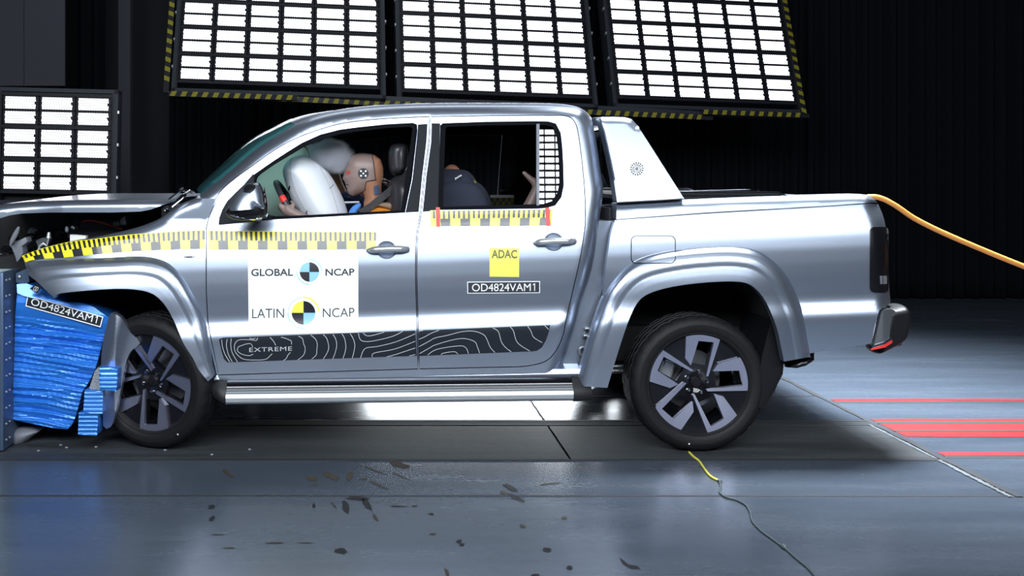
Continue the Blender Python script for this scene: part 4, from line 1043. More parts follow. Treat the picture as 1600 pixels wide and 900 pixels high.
place_wheel(fx, .175, RT + .004, mrot.to_euler())
place_wheel(fx, WID - .175, RT - .001, (0, R(30), R(180)))

# ---- bonnet (pushed up), cowl, wipers
HT = [(-80, 336), (-30, 326), (0, 320), (25, 317), (50, 315), (100, 313), (160, 312), (220, 311.5), (270, 311), (279, 311)]
HB = [(276, 313), (262, 318), (250, 322), (235, 327.5), (220, 330.5), (175, 332), (120, 332), (75, 332), (35, 333.5), (15, 336.5), (0, 341), (-30, 350), (-80, 364)]
def yhood(x, y): return .075 + rnd(distl(x, y, HT), 12, .07) + .012 * np.clip(np.sin(np.asarray(x) / 31.), 0, 1)
hd = panel('bonnet', HT + HB, yhood, 'paint', truck, step=4, flange=.02, rings=(.6, 2, 4))
def hood_top():
    L = spl(HT, 3); ys = yhood(np.array([q[0] for q in L]), np.array([q[1] for q in L])); V = []; n = 25; k = len(L)
    for i, (px, py) in enumerate(L):
        a = Vector(P(px, py, ys[i]))
        for j in range(n):
            t = .5 - .5 * math.cos(math.pi * j / (n - 1)); h = (4 * t * (1 - t)); V.append((a.x, a.y + (WID - 2 * a.y) * t, a.z + .012 * h ** .7 - .008 * math.sin(a.x * 5 + 1) * math.sin(3.14 * t) ** 2))
    return mk('bonnet_skin', V, [(i * n + j, i * n + j + 1, (i + 1) * n + j + 1, (i + 1) * n + j) for i in range(k - 1) for j in range(n - 1)], 'paint', truck)
hood_top(); hf = mirror(hd)
b = MB(); b.box((P(250, 0, .1)[0], .12, zpx(345, .1)), (P(310, 0, .2)[0], WID - .12, zpx(318, .1)), bev=.01); b.build('cowl', 'black', truck)
b = MB(); b.tube([P(257, 330, .10), P(272, 318, .12), P(284, 306, .16), P(296, 298, .3), P(303, 300, .8)], .007, 8); b.tube([P(266, 322, .09), P(290, 304, .16)], .009, 8); b.ball(P(283.5, 296, .25), .012); b.tube([P(283.5, 296, .25), P(296, 300, .5)], .008); b.build('wiper', 'gloss', truck)
b = MB(); b.tube([P(263, 312, .07), P(283, 297.5, .12)], .006, 8); b.tube([P(269, 324, .06), P(287, 308, .1)], .0045, 8); b.tube([P(258, 322, .07), P(268, 327, .07)], .007, 6); b.build('wiper_arm', 'chrome', truck)

# ---- engine bay behind the bent wing
b = MB(); b.bm(prism([(-120, 345), (40, 330), (265, 325), (262, 350), (262, 500), (330, 520), (330, 350), (340, 330), (345, 600), (150, 600), (-120, 420)], 1.2, 1.25, .1)); b.build('engine_bay_wall', 'liner', truck)
b = MB(); b.box((P(262, 0, .1)[0], .2, .5), (P(275, 0, .1)[0], WID - .2, zpx(330, .1))); b.build('bulkhead', 'liner', truck)
panel('inner_wing', [(-40, 405), (20, 400), (60, 395), (140, 380), (230, 356), (240, 420), (60, 450), (-40, 440)], const(.28), 'liner', truck, step=12, flange=.3)
def lump(name, outline, Y, d, m, bev=.006): return prism_obj(name, outline, Y, Y + d, m, truck, bev=bev)
lump('battery', [(105, 352), (150, 346), (192, 346), (192, 362), (150, 372), (105, 372)], .45, .2, 'battery')
lump('battery_label', [(109, 366.5), (134, 368.5), (134, 378), (109, 378)], .30, .05, 'white', .003)
lump('strut_tower', [(187.5, 342), (195, 337), (198, 352), (188, 352)], .35, .2, 'steel'); lump('fluid_reservoir', [(176, 347), (186, 345), (187, 353), (177, 354)], .36, .1, 'greyplastic')
lump('headlamp_bracket', [(13, 383), (19, 384.5), (24, 378), (40, 370.5), (43, 378), (34, 385), (36, 395), (32, 403), (26, 410), (24, 402), (20, 392), (17, 386)], .12, .08, 'greyplastic', .004)
pillow('headlamp_shard', spl([(15, 382), (16, 374), (22, 362), (28, 354), (31, 356), (28, 367), (21, 379), (17, 384)], 3, True), .08, .012, .012, 4, 'greyplastic', truck, step=2)
lump('hinge_plate', [(42, 361), (48, 355), (54, 360), (54, 366), (45, 369)], .5, .06, 'steel'); lump('inner_panel_piece', [(55, 376), (66, 371), (75, 373), (71, 383), (60, 388)], .45, .1, 'greyplastic')
b = MB(); b.tube([P(60, 390, .13), P(62, 384, .13), P(68, 380.5, .13), P(73, 384, .13), P(74.5, 378, .13), P(76, 372, .13)], .006, 8); b.cyl(P(75.5, 372, .13), P(76.5, 363, .13), .013, .008, n=12); b.build('latch_hook', 'alu', truck)
b = MB(); b.tube([P(x, y, .4) for x, y in spl([(127, 347.5), (134, 345), (144, 344.5), (156, 347), (172, 352), (190, 357.5)], 4)], .0045, 8); b.build('red_wire', 'wire_red', truck, smooth=True)
b = MB(); b.tube([P(x, y, .38) for x, y in spl([(103, 362), (104, 355), (110, 352), (116, 357), (118, 352), (121, 345)], 4)], .008, 8); b.cyl(P(119, 357, .36), P(121, 350, .36), .018, n=10); b.build('hose', 'black', truck, smooth=True)
b = MB(); b.ball(P(104.5, 358, .35), (.012, .012, .02)); b.cyl(P(112, 354, .35), P(117, 357, .35), .009, n=10); b.build('hose_clip', 'alu', truck)
_r = random.Random(12)
for i in range(9):
    x, y = _r.uniform(5, 100), _r.uniform(358, 408); y = max(y, 352); rr = _r.uniform(4, 9)
    lump('broken_bracket', [(x + rr * _r.uniform(.6, 1.2) * math.cos(a), y + rr * _r.uniform(.5, 1.) * math.sin(a)) for a in np.linspace(0, 5.5, 6)], _r.uniform(.3, .7), .08, ['black', 'black', 'battery', 'black', 'greyplastic'][i % 5], .003)
# torn bumper skin in front of the wheel and its lip under the block
panel('bumper_skin', spl([(171, 493), (176, 489), (188, 495.5), (195, 505), (204, 520), (219, 536), (206, 547), (198, 562), (193, 585), (188, 612), (183, 634), (178, 655), (172.5, 667.5), (161, 665.5), (161, 620), (158, 572), (160, 540), (166, 512)], 2, True),
      lambda x, y: .03 + .0016 * np.abs(np.asarray(x) - 180) + .05 * np.clip((np.asarray(y) - 560) / 100, 0, 1) - .03 * np.exp(-((np.asarray(x) + .3 * np.asarray(y) - 338) / 14) ** 2), 'paint', truck, step=4, flange=.05)
pillow('bumper_lip', spl([(22, 672), (40, 668), (62, 672), (52, 681), (42, 689), (32, 694.5), (24, 694), (21, 685)], 3, True), .24, .06, .3, 12, 'greyplastic', truck, step=3)
# ================================================================ FILM, TAPE AND LETTERING ON THE TRUCK
def tape(name, top, bot, Yf, off, parent, cell=3.85, pale=0):
    T = np.array(spl(top, 8)); B = np.array(spl(bot, 8))
    def par(L):
        s = np.concatenate([[0], np.cumsum(np.hypot(*np.diff(L, axis=0).T))]); return s
    sT, sB = par(T), par(B); L = (sT[-1] + sB[-1]) / 2; n = int(round(L / cell)); mb = MB()
    at = lambda A, s, u: np.array([np.interp(u * s[-1], s, A[:, 0]), np.interp(u * s[-1], s, A[:, 1])])
    rows = [0, .03, .27, .52, .76, .97, 1.]
    for i in range(n):
        for j in range(6):
            if j in (0,): blk = False
            elif j < 3: blk = i % 2 == 1
            else: blk = (i // 4) % 2 == 1
            q = []
            for (u, v) in ((i / n, rows[j]), ((i + 1) / n, rows[j]), ((i + 1) / n, rows[j + 1]), (i / n, rows[j + 1])):
                p = at(T, sT, u) * (1 - v) + at(B, sB, u) * v; q.append(p)
            q = np.array(q); V = Pv(q[:, 0], q[:, 1], Yf(q[:, 0], q[:, 1]) + off); mb.add(V, [(3, 2, 1, 0)], 1 if blk else 0)
    return mb.build(name, ['tape_yellow', 'tape_ink'], parent, auto=False)
tape('measuring_tape', [(34, 400), (45, 395.2), (57.5, 390.8), (75, 385.5), (112, 377), (140, 374.2), (175, 369.6), (215, 365.5), (275, 361.2), (320, 359.3)],
     [(40, 410), (48, 406.8), (60, 405.2), (75, 404), (102, 402.2), (150, 397.2), (210, 392.4), (275, 389.6), (320, 388.6)], yfend, -.003, fw)
tape('measuring_tape', [(324.5, 360), (400, 361.2), (500, 361.8), (588, 362)], [(326, 390), (400, 390), (500, 390), (588, 389.4)], ydoor, -.002, fd)
tape('measuring_tape', [(672, 328.7), (760, 328), (864, 326.6)], [(673, 353.5), (760, 353), (862, 352)], ydoor, -.004, rd)
panel('red_tape_strip', [(681, 324), (687.3, 324), (687.8, 354), (681.6, 354)], ydoor, 'red', rd, step=6, flange=.001, off=-.0055)
panel('red_tape_strip', [(851.6, 324.4), (858.3, 324), (860.3, 352.4), (854, 352.8)], ydoor, 'red', rd, step=6, flange=.001, off=-.0055)
# white sheet with the two round marks
wsheet = panel('white_sticker', [(387.3, 391.5), (559.7, 391.2), (560, 519.3), (388.6, 523.4)], ydoor, 'white', fd, step=6, flange=0, off=-.0028)
PR = -.0044
text_px('sticker_lettering', 'GLOBAL', [(392.5, 431.6), (458, 431.2), (392.5, 420)], ydoor, PR, 'inkgrey', fd, .022)
text_px('sticker_lettering', 'NCAP', [(508.5, 431), (553.8, 430.6), (508.5, 419.8)], ydoor, PR, 'inkgrey', fd, .022)
text_px('sticker_lettering', 'LATIN', [(394, 497.2), (443.8, 496.4), (394, 482.8)], ydoor, PR, 'inkgrey', fd, -.006)
text_px('sticker_lettering', 'NCAP', [(504.5, 496), (553.6, 495), (504.5, 481.8)], ydoor, PR, 'inkgrey', fd, -.006)
def sector(cx, cy, r, a0, a1, m, name='quarter_mark', rin=0.):
    if rin: o = circle(cx, cy, r, r, 16, a0, a1) + circle(cx, cy, rin, rin, 16, a0, a1)[::-1]
    else: o = [(cx, cy)] + circle(cx, cy, r, r, 12, a0, a1)
    return panel(name, o, ydoor, m, fd, step=3, flange=0, off=PR)
for (cx, cy, r, cols, ro) in ((483.5, 425, 15.2, ('ink', 'lblue', 'ink', 'lblue'), 20.6), (474.2, 488.8, 18.4, ('ink', 'pyellow', 'ink', 'lblue'), 25.4)):
    for k, m in enumerate(cols): sector(cx, cy, r, 90 * k, 90 * k + 90, m)
    up = 'pblue' if ro < 22 else 'pyellow'
    sector(cx, cy, ro, 5, 92, up, 'ring_arc', ro - 2.3); sector(cx, cy, ro, 180, 270, 'pblue', 'ring_arc', ro - 2.3)
    mb = MB()
    for a0, a1 in ((98, 175), (278, 355)):
        for a in np.arange(a0, a1, 7 if ro > 22 else 9):
            ribbon(mb, circle(cx, cy, ro - 1.4, ro - 1.4, 3, a, a + 4.2), 1.9, ydoor, PR, 0, 2)
    mb.build('ring_lettering', mat('pale_grey_ink', (.62, .66, .72), .5), fd)
# dark decal with contour lines
DEC = [(342, 530), (349, 527.6), (649, 516.6), (651.2, 556), (355, 566.3), (350, 561), (346, 549)]
DEC2 = [(654.8, 516.4), (859.8, 508), (857.5, 519), (853, 532), (847, 542.5), (839.5, 548), (832, 549), (655, 556.3)]
d1 = panel('contour_decal', DEC, ydoor, 'navyink', fd, step=6, flange=0, off=-.002)
d2 = panel('contour_decal', DEC2, ydoor, 'navyink', rd, step=6, flange=0, off=-.002)
LA = ["80,150 85,200 105,260 140,318", "122,145 115,190 130,260 160,318", "152,140 148,190 160,250 200,318", "352,135 340,155 300,150 215,150 180,180 178,230 205,270 250,298 330,303 410,298 445,272 462,255",
      "315,205 300,180 265,182 235,192 205,205 200,235 235,260 290,270 318,258", "445,130 475,165 488,192", "530,130 560,138 590,150 607,160 608,185", "600,245 578,270 570,290 545,308", "660,122 690,140 700,180 712,215 700,265 655,303",
      "755,115 790,145 803,180 800,230 795,265 760,298", "848,110 875,140 890,200 880,245 848,297", "922,108 945,150 950,200 935,260 920,295", "990,105 1010,140 1020,200 1012,250 998,292", "1052,103 1075,140 1088,190 1080,245 1068,290",
      "1115,100 1125,140 1150,160 1220,160 1370,125 1450,86", "1150,98 1180,120 1230,115 1310,92", "1132,288 1150,235 1180,210 1260,200 1400,165 1545,105", "1220,282 1235,250 1390,220 1545,161", "1330,279 1400,260 1545,212", "290,137 315,144 335,137", "1500,272 1545,262"]
LB = ["25,155 40,148 60,147", "25,222 75,200 130,170 200,142", "25,285 110,240 165,210 280,185 400,155 500,152 580,180 610,220 640,290 680,335", "30,345 110,300 180,265 380,215 500,238 530,290 548,340", "100,358 180,308 370,278 430,295 452,345",
      "215,354 240,340 330,328 360,348", "662,124 710,155 735,240 770,290 822,330", "812,114 840,150 865,235 910,280 982,323", "962,107 990,150 1015,205 1088,250", "1107,100 1143,136"]
def lines(spec, ox, oy, sc, name, par):
    mb = MB()
    for s in spec: ribbon(mb, [(ox + float(a.split(',')[0]) / sc, oy + float(a.split(',')[1]) / sc) for a in s.split()], .85, ydoor, -.0032, 0, 4)
    mb.build(name, 'line', par)
lines(LA, 330, 500, 4.848, 'contour_lines', fd); lines(LB, 650, 490, 5.517, 'contour_lines', rd)
text_px('decal_lettering', 'EXTREME', [(389.5, 550), (456.3, 547.8), (389.5, 543.5)], ydoor, -.0034, 'line', fd, 0., 1.1)
# yellow square and serial number on the rear door
panel('yellow_sticker', [(765, 387.3), (811, 387.6), (811, 432.8), (765, 432.2)], ydoor, 'pyellow', rd, step=6, flange=0, off=-.002)
text_px('sticker_lettering', 'ADAC', [(768, 403.6), (808, 403.8), (768, 390.2)], ydoor, -.0035, mat('olive_ink', (.13, .13, .045), .5), rd, .028)
panel('number_plate', [(730, 440.2), (843.7, 439.3), (843.8, 457.8), (730.2, 458.7)], ydoor, 'white', rd, step=6, flange=.001, off=-.002)
panel('plate_field', [(731.3, 441.4), (842.5, 440.5), (842.6, 456.7), (731.5, 457.5)], ydoor, 'inkgrey', rd, step=6, flange=0, off=-.0033)
text_px('plate_lettering', 'OD4824VAM1', [(737.5, 455.3), (836, 454.6), (737.5, 443.4)], ydoor, -.0046, 'white', rd, 0.)

# ================================================================ CABIN
def seat(y, shift=0.):
    s = pillow('seat_back', spl([(606, 290), (616, 276), (628, 272), (640, 276), (654, 292), (662, 330), (664, 400), (650, 440), (624, 440), (612, 400), (604, 330)], 3, True), y, .22, .22, 26, 'leather', truck, step=7, base=.03)
    s.location.x += shift
    h = pillow('headrest', spl([(607, 240), (610, 228), (617, 224), (630, 224), (637, 230), (638, 255), (634, 270), (622, 275), (611, 271), (607, 258)], 3, True), y, .12, .12, 10, 'leather', s, step=4, base=.02)
    h2 = pillow('headrest_pad', spl([(619, 236), (624, 229), (631, 229), (634, 238), (634, 254), (630, 268), (622, 268), (618, 254)], 3, True), y - .02, .135, .05, 8, mat('grey_leather', (.05, .05, .056), .35), s, step=4, base=.02)
    b = MB(); b.tube([P(622, 270, y - .06), P(624, 290, y - .06)], .007); b.tube([P(622, 270, y + .06), P(624, 290, y + .06)], .007); b.build('headrest_post', 'chrome', s)
    pillow('seat_cushion', spl([(520, 415), (540, 402), (600, 408), (650, 412), (660, 430), (650, 450), (560, 450), (525, 440)], 3, True), y, .24, .24, 16, 'leather', s, step=8, base=.03)
    return s
seat(.52); seat(1.40)
pillow('rear_bench_back', spl([(846, 345), (856, 290), (866, 262), (880, 258), (890, 268), (896, 330), (896, 430), (850, 440)], 3, True), WID / 2, .66, .66, 18, 'leather', truck, step=7, base=.05)
pillow('rear_bench_seat', spl([(730, 420), (760, 405), (860, 410), (880, 440), (850, 460), (740, 455)], 3, True), WID / 2, .66, .66, 18, 'leather', truck, step=8, base=.05)
pillow('dashboard', spl([(330, 345), (360, 336), (400, 334), (436, 342), (446, 365), (440, 400), (400, 430), (340, 420), (320, 380)], 3, True), WID / 2, .74, .74, 20, 'black', truck, step=8, base=.04)
b = MB(); b.box((P(330, 0, 0)[0], .2, .48), (P(930, 0, 0)[0], WID - .2, .53)); b.build('cabin_floor', 'liner', truck)
# a strip of measuring tape on the far door sill, seen through the cabin
b = MB(); yy = WID - .16; x0 = P(766, 0, yy)[0]; x1 = P(803, 0, yy)[0]
b.box((x0, yy, P(0, 309, yy)[2]), (x1, yy + .004, P(0, 304.6, yy)[2]), 0)
for i in range(8):
    for j in range(2):
        xa = x0 + (x1 - x0) * i / 8; xb = x0 + (x1 - x0) * (i + 1) / 8; b.box((xa, yy, P(0, 321 if j else 315, yy)[2]), (xb, yy + .004, P(0, 315 if j else 309, yy)[2]), 1 if (i + j) % 2 else 2)
b.build('interior_tape', ['white', 'hazy', 'ink'], truck)
# steering wheel (rim tilted), driver and passenger airbags
sc = Vector(P(457, 327, .52)); e1 = (Vector(P(480, 365, .52)) - Vector(P(434, 288, .52))).normalized(); e2 = Vector((0, 1, 0)); Rs = .185
b = MB(); pts = [sc + e1 * Rs * math.cos(a) + e2 * Rs * math.sin(a) for a in np.linspace(0, 2 * math.pi, 49)]
b.tube(pts, .0175, 12, cap=False); ax = e1.cross(e2)
b.ball(sc, (.05, .07, .05))
for a in (0, 2.2, 4.1): b.tube([sc, sc + e1 * Rs * math.cos(a) + e2 * Rs * math.sin(a)], .012, 8)
sw = b.build('steering_wheel', 'leather', truck, smooth=True)
k = lambda t: sc + e1 * Rs * math.cos(t) + e2 * Rs * math.sin(t)
t0 = math.acos(max(-1, min(1, -.40)))
b = MB(); b.tube([k(-t0 + q) for q in np.linspace(-.10, .10, 7)], .0190, 14); b.build('red_rim_tape', 'red', sw, smooth=True)
ab = pillow('driver_airbag', spl([(441.5, 268), (447, 254), (458, 245.5), (472.4, 242.4), (489, 248), (504.4, 259), (515, 271.8), (525.8, 289.6), (536.4, 311), (542.7, 330.4), (546, 350), (535, 362), (505, 362), (484, 356), (469, 337.6), (456.4, 314.4), (447.6, 291)], 4, True), .52, .26, .26, 46, 'bag', truck, step=5)
ABO = spl([(441.5, 268), (447, 254), (458, 245.5), (472.4, 242.4), (489, 248), (504.4, 259), (515, 271.8), (525.8, 289.6), (536.4, 311), (542.7, 330.4), (546, 350), (535, 362), (505, 362), (484, 356), (469, 337.6), (456.4, 314.4), (447.6, 291)], 4, True)
_sA = (DCAM + .52) / FPX
def on_bag(x, y): return .52 - .26 * np.sqrt(np.clip(1 - (1 - np.clip(distl(x, y, ABO, True) / 46, 0, 1)) ** 2, 0, 1)) - .004
def bag_mark(name, pts, wpx, m):                     # a line lying on the airbag's near face
    p = np.array(spl(pts, 6)); Y = on_bag(p[:, 0], p[:, 1]); X = (p[:, 0] - VX) * _sA; Z = HCAM - (p[:, 1] - VY) * _sA
    mb = MB(); mb.tube([Vector((X[i], Y[i], Z[i])) for i in range(len(p))], wpx * _sA / 2, 6); mb.build(name, m, ab, smooth=True)
M['seam'] = mat('airbag_seam_thread', (.42, .44, .50), .8)
bag_mark('seam', [(457, 247), (459, 262), (463, 285), (473, 310), (488, 336)], .9, 'seam')
bag_mark('seam', [(500, 258), (512, 280), (522, 302), (531, 332)], .7, 'seam')
bag_mark('smudge', [(453.5, 295.5), (455.5, 292.5), (456.5, 290.5)], 2.2, 'liner'); bag_mark('smudge', [(517, 294), (519.5, 292), (522, 288)], .9, 'liner'); bag_mark('smudge', [(479, 336), (482, 331), (484, 327)], 1.1, 'headliner')
pillow('passenger_airbag', spl([(392, 300), (399, 282), (414, 266), (440, 243), (468, 226), (482, 224.5), (496, 232), (508, 248), (517, 268), (522, 300), (524, 340), (505, 365), (430, 365), (392, 345)], 4, True), 1.36, .36, .30, 60, 'bag2', truck, step=7)
b = MB(); b.tube([P(x, y, 1.02) for x, y in spl([(474, 227), (480, 234), (484, 246)], 4)], .004, 6); b.build('airbag_seam', 'headliner', truck)

# ================================================================ CRASH TEST DUMMIES
def capsule(a, b_, r0, r1, n=14):
    mb = MB(); a = Vector(a); b_ = Vector(b_); d = (b_ - a); pts = []; rs = []
    for t in (-1, -.7, -.35): pts.append(a + d.normalized() * r0 * t); rs.append(max(1e-4, r0 * math.sqrt(max(0, 1 - t * t))))
    pts.append(a); rs.append(r0); pts.append(b_); rs.append(r1)
    for t in (.35, .7, 1): pts.append(b_ + d.normalized() * r1 * t); rs.append(max(1e-4, r1 * math.sqrt(max(0, 1 - t * t))))
    mb.tube(pts, rs, n); return mb
HEAD = [(566, 239), (556, 240), (548, 243), (541.8, 250), (539.2, 260), (538.2, 266), (537.4, 270), (536.2, 274.5), (534.2, 279.5), (537.2, 282.5), (538.6, 284), (538.0, 286.6), (540.6, 288.6), (539.4, 291.6), (542, 294), (542.2, 299), (545, 304.5), (552, 307.2), (562, 304.5), (568, 303), (570, 312), (566, 330), (600, 330), (598, 312), (596.5, 300), (597, 288), (599.4, 275), (599.4, 262), (595, 249), (584, 241)]
def remesh(parts, vox, name, mats, matfn, parent):
    mb = MB()
    for V, F in parts: mb.add(V, F)
    me = bpy.data.meshes.new(name); me.from_pydata(mb.v, [], mb.f); bm = bmesh.new(); bm.from_mesh(me); bmesh.ops.remove_doubles(bm, verts=bm.verts, dist=1e-5); bm.to_mesh(me); bm.free()
    o = bpy.data.objects.new(name, me); COL.objects.link(o); rm = o.modifiers.new('r', 'REMESH'); rm.mode = 'VOXEL'; rm.voxel_size = vox
    sm = o.modifiers.new('s', 'SMOOTH'); sm.factor = .5; sm.iterations = 3
    dg = bpy.context.evaluated_depsgraph_get(); dg.update(); me2 = bpy.data.meshes.new_from_object(o.evaluated_get(dg)); bpy.data.objects.remove(o)
    me2.name = name; me2.materials.clear()
    for m in mats: me2.materials.append(M[m])
    me2.polygons.foreach_set('use_smooth', [True] * len(me2.polygons))
    me2.polygons.foreach_set('material_index', [matfn(p.center) for p in me2.polygons]); me2.update()
    o = bpy.data.objects.new(name, me2); COL.objects.link(o); attach(o, parent); return o
YD = .50
W = lambda px, py, y: Vector(P(px, py, y))
SKS = (DCAM + YD) / FPX
def px_of(p): return VX + p.x / SKS, VY + (HCAM - p.z) / SKS
FACE = [(530, 236), (566, 236), (582, 240), (586, 262), (587.5, 281), (572, 284.5), (570, 297), (556, 308), (530, 310)]
def dummy(label, cat, shirt, parts_extra, group):
    root = thing('crash_test_dummy', label, cat, (P(600, 0, YD)[0], YD, .55), group)
    parts = [pillow('h', HEAD, YD, .082, .082, 24, 'skin', None, step=3, build=False)]
    S = W(594, 350, YD); Hp = W(606, 432, YD)
    cap = lambda *a: parts.append((lambda m: (m.v, m.f))(capsule(*a)))
    cap(W(583, 318, YD), W(590, 345, YD), .058, .07)
    for dy in (-.07, .0, .07): cap(W(596, 352, YD + dy), W(608, 425, YD + dy), .105, .115)
    for sd in (-1, 1):
        sh = W(594, 348, YD + sd * .175); el = W(552, 392, YD + sd * .22); wr = W(480, 343, YD + sd * .18)
        cap(sh, el, .058, .044); cap(el, wr, .043, .030)
        hip = W(606, 432, YD + sd * .10); kn = W(500, 412, YD + sd * .13); an = W(452, 500, YD + sd * .13); toe = W(420, 488, YD + sd * .13)
        cap(hip, kn, .085, .06); cap(kn, an, .058, .038); cap(an, toe, .04, .032)
        # hand: palm, four curled fingers and a thumb round the rim
        pc = W(453, 331, YD + sd * .175); cap(wr, pc, .028, .031); ed = Vector((.51, 0, -.86)); si = -sd
        cap(pc + ed * -.024, pc + ed * .026, .024, .024)
        for q in range(4):
            l = (.9, 1.1, 1.05, .85)[q]; base = pc + ed * (q - 1.5) * .0195 + Vector((-.014, 0, .006))
            m1 = base + Vector((-.030, -si * .008, .010)) * l; m2 = m1 + Vector((-.013, si * .024, .002)) * l; m3 = m2 + Vector((.014, si * .016, -.003)) * l
            cap(base, m1, .0102, .0095); cap(m1, m2, .0095, .0088); cap(m2, m3, .0088, .0078)
        tb = pc + Vector((.012, -si * .010, .014)); t1 = tb + Vector((.010, si * .006, .028)); cap(tb, t1, .012, .0105); cap(t1, t1 + Vector((-.014, si * .012, .018)), .0105, .009)
    def mf(c):
        x, y = px_of(c)
        if inpoly([(x, y)], FACE)[0]: return 0
        return 1 if (y < 331 and x > 530) else 0
    body = remesh(parts, .0075, 'body', ['skin', 'skin2'], mf, root)
    # shirt: torso and sleeves
    sp = []
    sp.append(pillow('s', spl([(562, 334), (570, 325), (582, 319.5), (596, 317.5), (612, 320), (624, 330), (632, 360), (634, 440), (574, 440), (566, 400), (560, 360)], 3, True), YD, .20, .20, 26, 'orange', None, step=6, build=False))
    for sd in (-1, 1):
        for c in (capsule(W(594, 346, YD + sd * .165), W(560, 384, YD + sd * .21), .07, .056),): sp.append((c.v, c.f))
    remesh(sp, .010, 'shirt', [shirt], lambda c: 0, root)
    yh = lambda x, y: YD - .0825 * np.sqrt(np.clip(1 - (1 - np.clip(distl(x, y, HEAD, True) / 24, 0, 1)) ** 2, 0, 1)) - .0015
    tg = panel('head_target', circle(567.7, 271, 8.3, 8.3, 24), yh, 'ink', root, step=2.5, flange=0, off=-.003)
    for (dx, dy) in ((0, 0), (-3.7, -3.7), (3.7, -3.7), (-3.7, 3.7), (3.7, 3.7)): panel('target_dot', circle(567.7 + dx, 271 + dy, 1.5, 1.5, 10), yh, 'white', tg, step=1.5, flange=0, off=-.005)
    mb = MB()
    for c in ([(581, 241), (583.5, 252), (585.5, 268), (587.5, 281)], [(587.5, 281), (580, 282), (572, 284)], [(572, 284), (571, 290), (570, 297)], [(570, 297), (563, 303), (555, 307)], [(546, 245), (552, 241), (566, 238.8), (580, 240.6)]):
        ribbon(mb, c, 1.0, yh, -.004, 0, 5)
    mb.build('seam_line', 'ink', root)
    panel('eye_mark', [(540, 268.5), (546, 266.5), (547.5, 271), (542, 273)], yh, mat('red_grease_paint', (.38, .05, .04), .5), root, step=2, flange=0, off=-.003)
    panel('mouth_line', [(539.5, 287.5), (545, 288.2), (545, 289.4), (539.5, 289.2)], yh, 'ink', root, step=2, flange=0, off=-.003)
    if parts_extra:
        panel('neck_patch', [(584, 291), (592, 289), (594, 303), (585, 305)], yh, mat('blue_patch', (.06, .10, .18), .6), root, step=3, flange=0, off=-.004)
        mb = MB(); 
        for (x, y) in ((610, 284), (615, 280), (612, 287)): mb.ball(W(x, y, YD - .03), .008)
        mb.tube([W(597, 279, YD), W(609, 282, YD - .02)], .006); mb.tube([W(598, 284, YD), W(608, 287, YD - .02)], .005); mb.build('neck_sensor', 'chrome', root)
        mb = MB(); mb.tube([W(x, y, YD - .03) for x, y in spl([(597, 284), (606, 292), (607, 305), (604, 318)], 4)], .005, 6); mb.tube([W(x, y, YD - .05) for x, y in spl([(601, 288), (612, 296), (613, 310), (612, 325)], 4)], .004, 6); mb.build('sensor_cable', 'black', root, smooth=True)
        pillow('blue_harness', spl([(544, 335), (548, 326), (555, 319.5), (563, 317.5), (564, 323), (559, 331), (556, 340), (545, 345)], 3, True), YD - .10, .03, .04, 5, 'strap', root, step=2.5)
        mb = MB(); mb.tube([W(538, 316.5, YD + .0), W(561, 316, YD + .02)], .007, 8); mb.build('chest_bar', 'alu', root)
        pillow('shoulder_pad', spl([(590, 321), (598, 316.5), (612, 317), (615, 322), (612, 328), (600, 325)], 3, True), YD - .12, .04, .04, 4, mat('beige_pad', (.23, .16, .11), .7), root, step=2.5)
    return root
drv = dummy('crash test dummy in orange shirt with round head target behind the white airbag, facing left', 'crash test dummy', 'orange', True, 'seated dummies')
# seat belt over the driver dummy's shoulder
b = MB(); pts = [P(563, 333, .34), P(580, 322, .345), P(600, 306, .36), P(622, 288, .36), P(640, 268, .33), P(648, 245, .30)]
for i in range(len(pts) - 1):
    a, c = Vector(pts[i]), Vector(pts[i + 1]); t = (c - a).normalized(); n = Vector((-t.z, 0, t.x)).normalized() * .020; th = Vector((0, .003, 0))
    b.add([a - n, c - n, c + n, a + n, a - n + th, c - n + th, c + n + th, a + n + th], [(0, 1, 2, 3), (7, 6, 5, 4), (0, 4, 5, 1), (2, 6, 7, 3)])
b.build('seat_belt', 'belt', truck)
pas = thing('crash_test_dummy', 'second crash test dummy in navy shirt, mostly hidden between the airbags', 'crash test dummy', (P(600, 0, YD)[0], 1.38, .55), 'seated dummies')
for ch in [q for q in bpy.data.objects if q.parent == drv and q.name.split('.')[0] in ('body', 'shirt')]:
    c = ch.copy(); COL.objects.link(c); c.parent = pas
    c.matrix_parent_inverse = ch.matrix_parent_inverse.copy()
    if ch.name.startswith('shirt'): c.data = ch.data.copy(); c.data.materials.clear(); c.data.materials.append(M['navy'])
pas.rotation_euler = (0, R(-18), 0); pas.location.z += .10
# child seat with child dummy in the back
cs = thing('child_restraint', 'dark navy rear-facing child seat behind the front seat, seen through the rear window', 'child seat', (P(730, 0, .6)[0], .6, .78))
CSO = spl([(672, 300), (676, 275), (685, 266), (700, 264), (718, 265), (729, 267), (738, 274), (745, 284), (752, 289), (759, 297), (764, 308), (768, 322), (770, 345), (764, 380), (740, 410), (700, 420), (672, 410)], 3, True)
pillow('seat_shell', CSO, .60, .20, .20, 30, 'navyfab', cs, step=6, base=.02)
pillow('side_wing', spl([(672, 310), (680, 292), (700, 283), (722, 283), (742, 289), (756, 302), (763, 322), (764, 360), (740, 395), (690, 400), (672, 390)], 3, True), .41, .06, .04, 22, 'navyfab', cs, step=5)
text_px('shell_lettering', 'joie', [(711.5, 281.5), (722, 275.5), (710, 278)], const(.372), 0, 'white', cs, .02)
b = MB(); b.add([P(740, 282.5, .372), P(743, 286.5, .372), P(744.6, 285.4, .372), P(741.5, 281.4, .372)], [(0, 1, 2, 3)]); b.build('yellow_tag', 'hazy', cs)
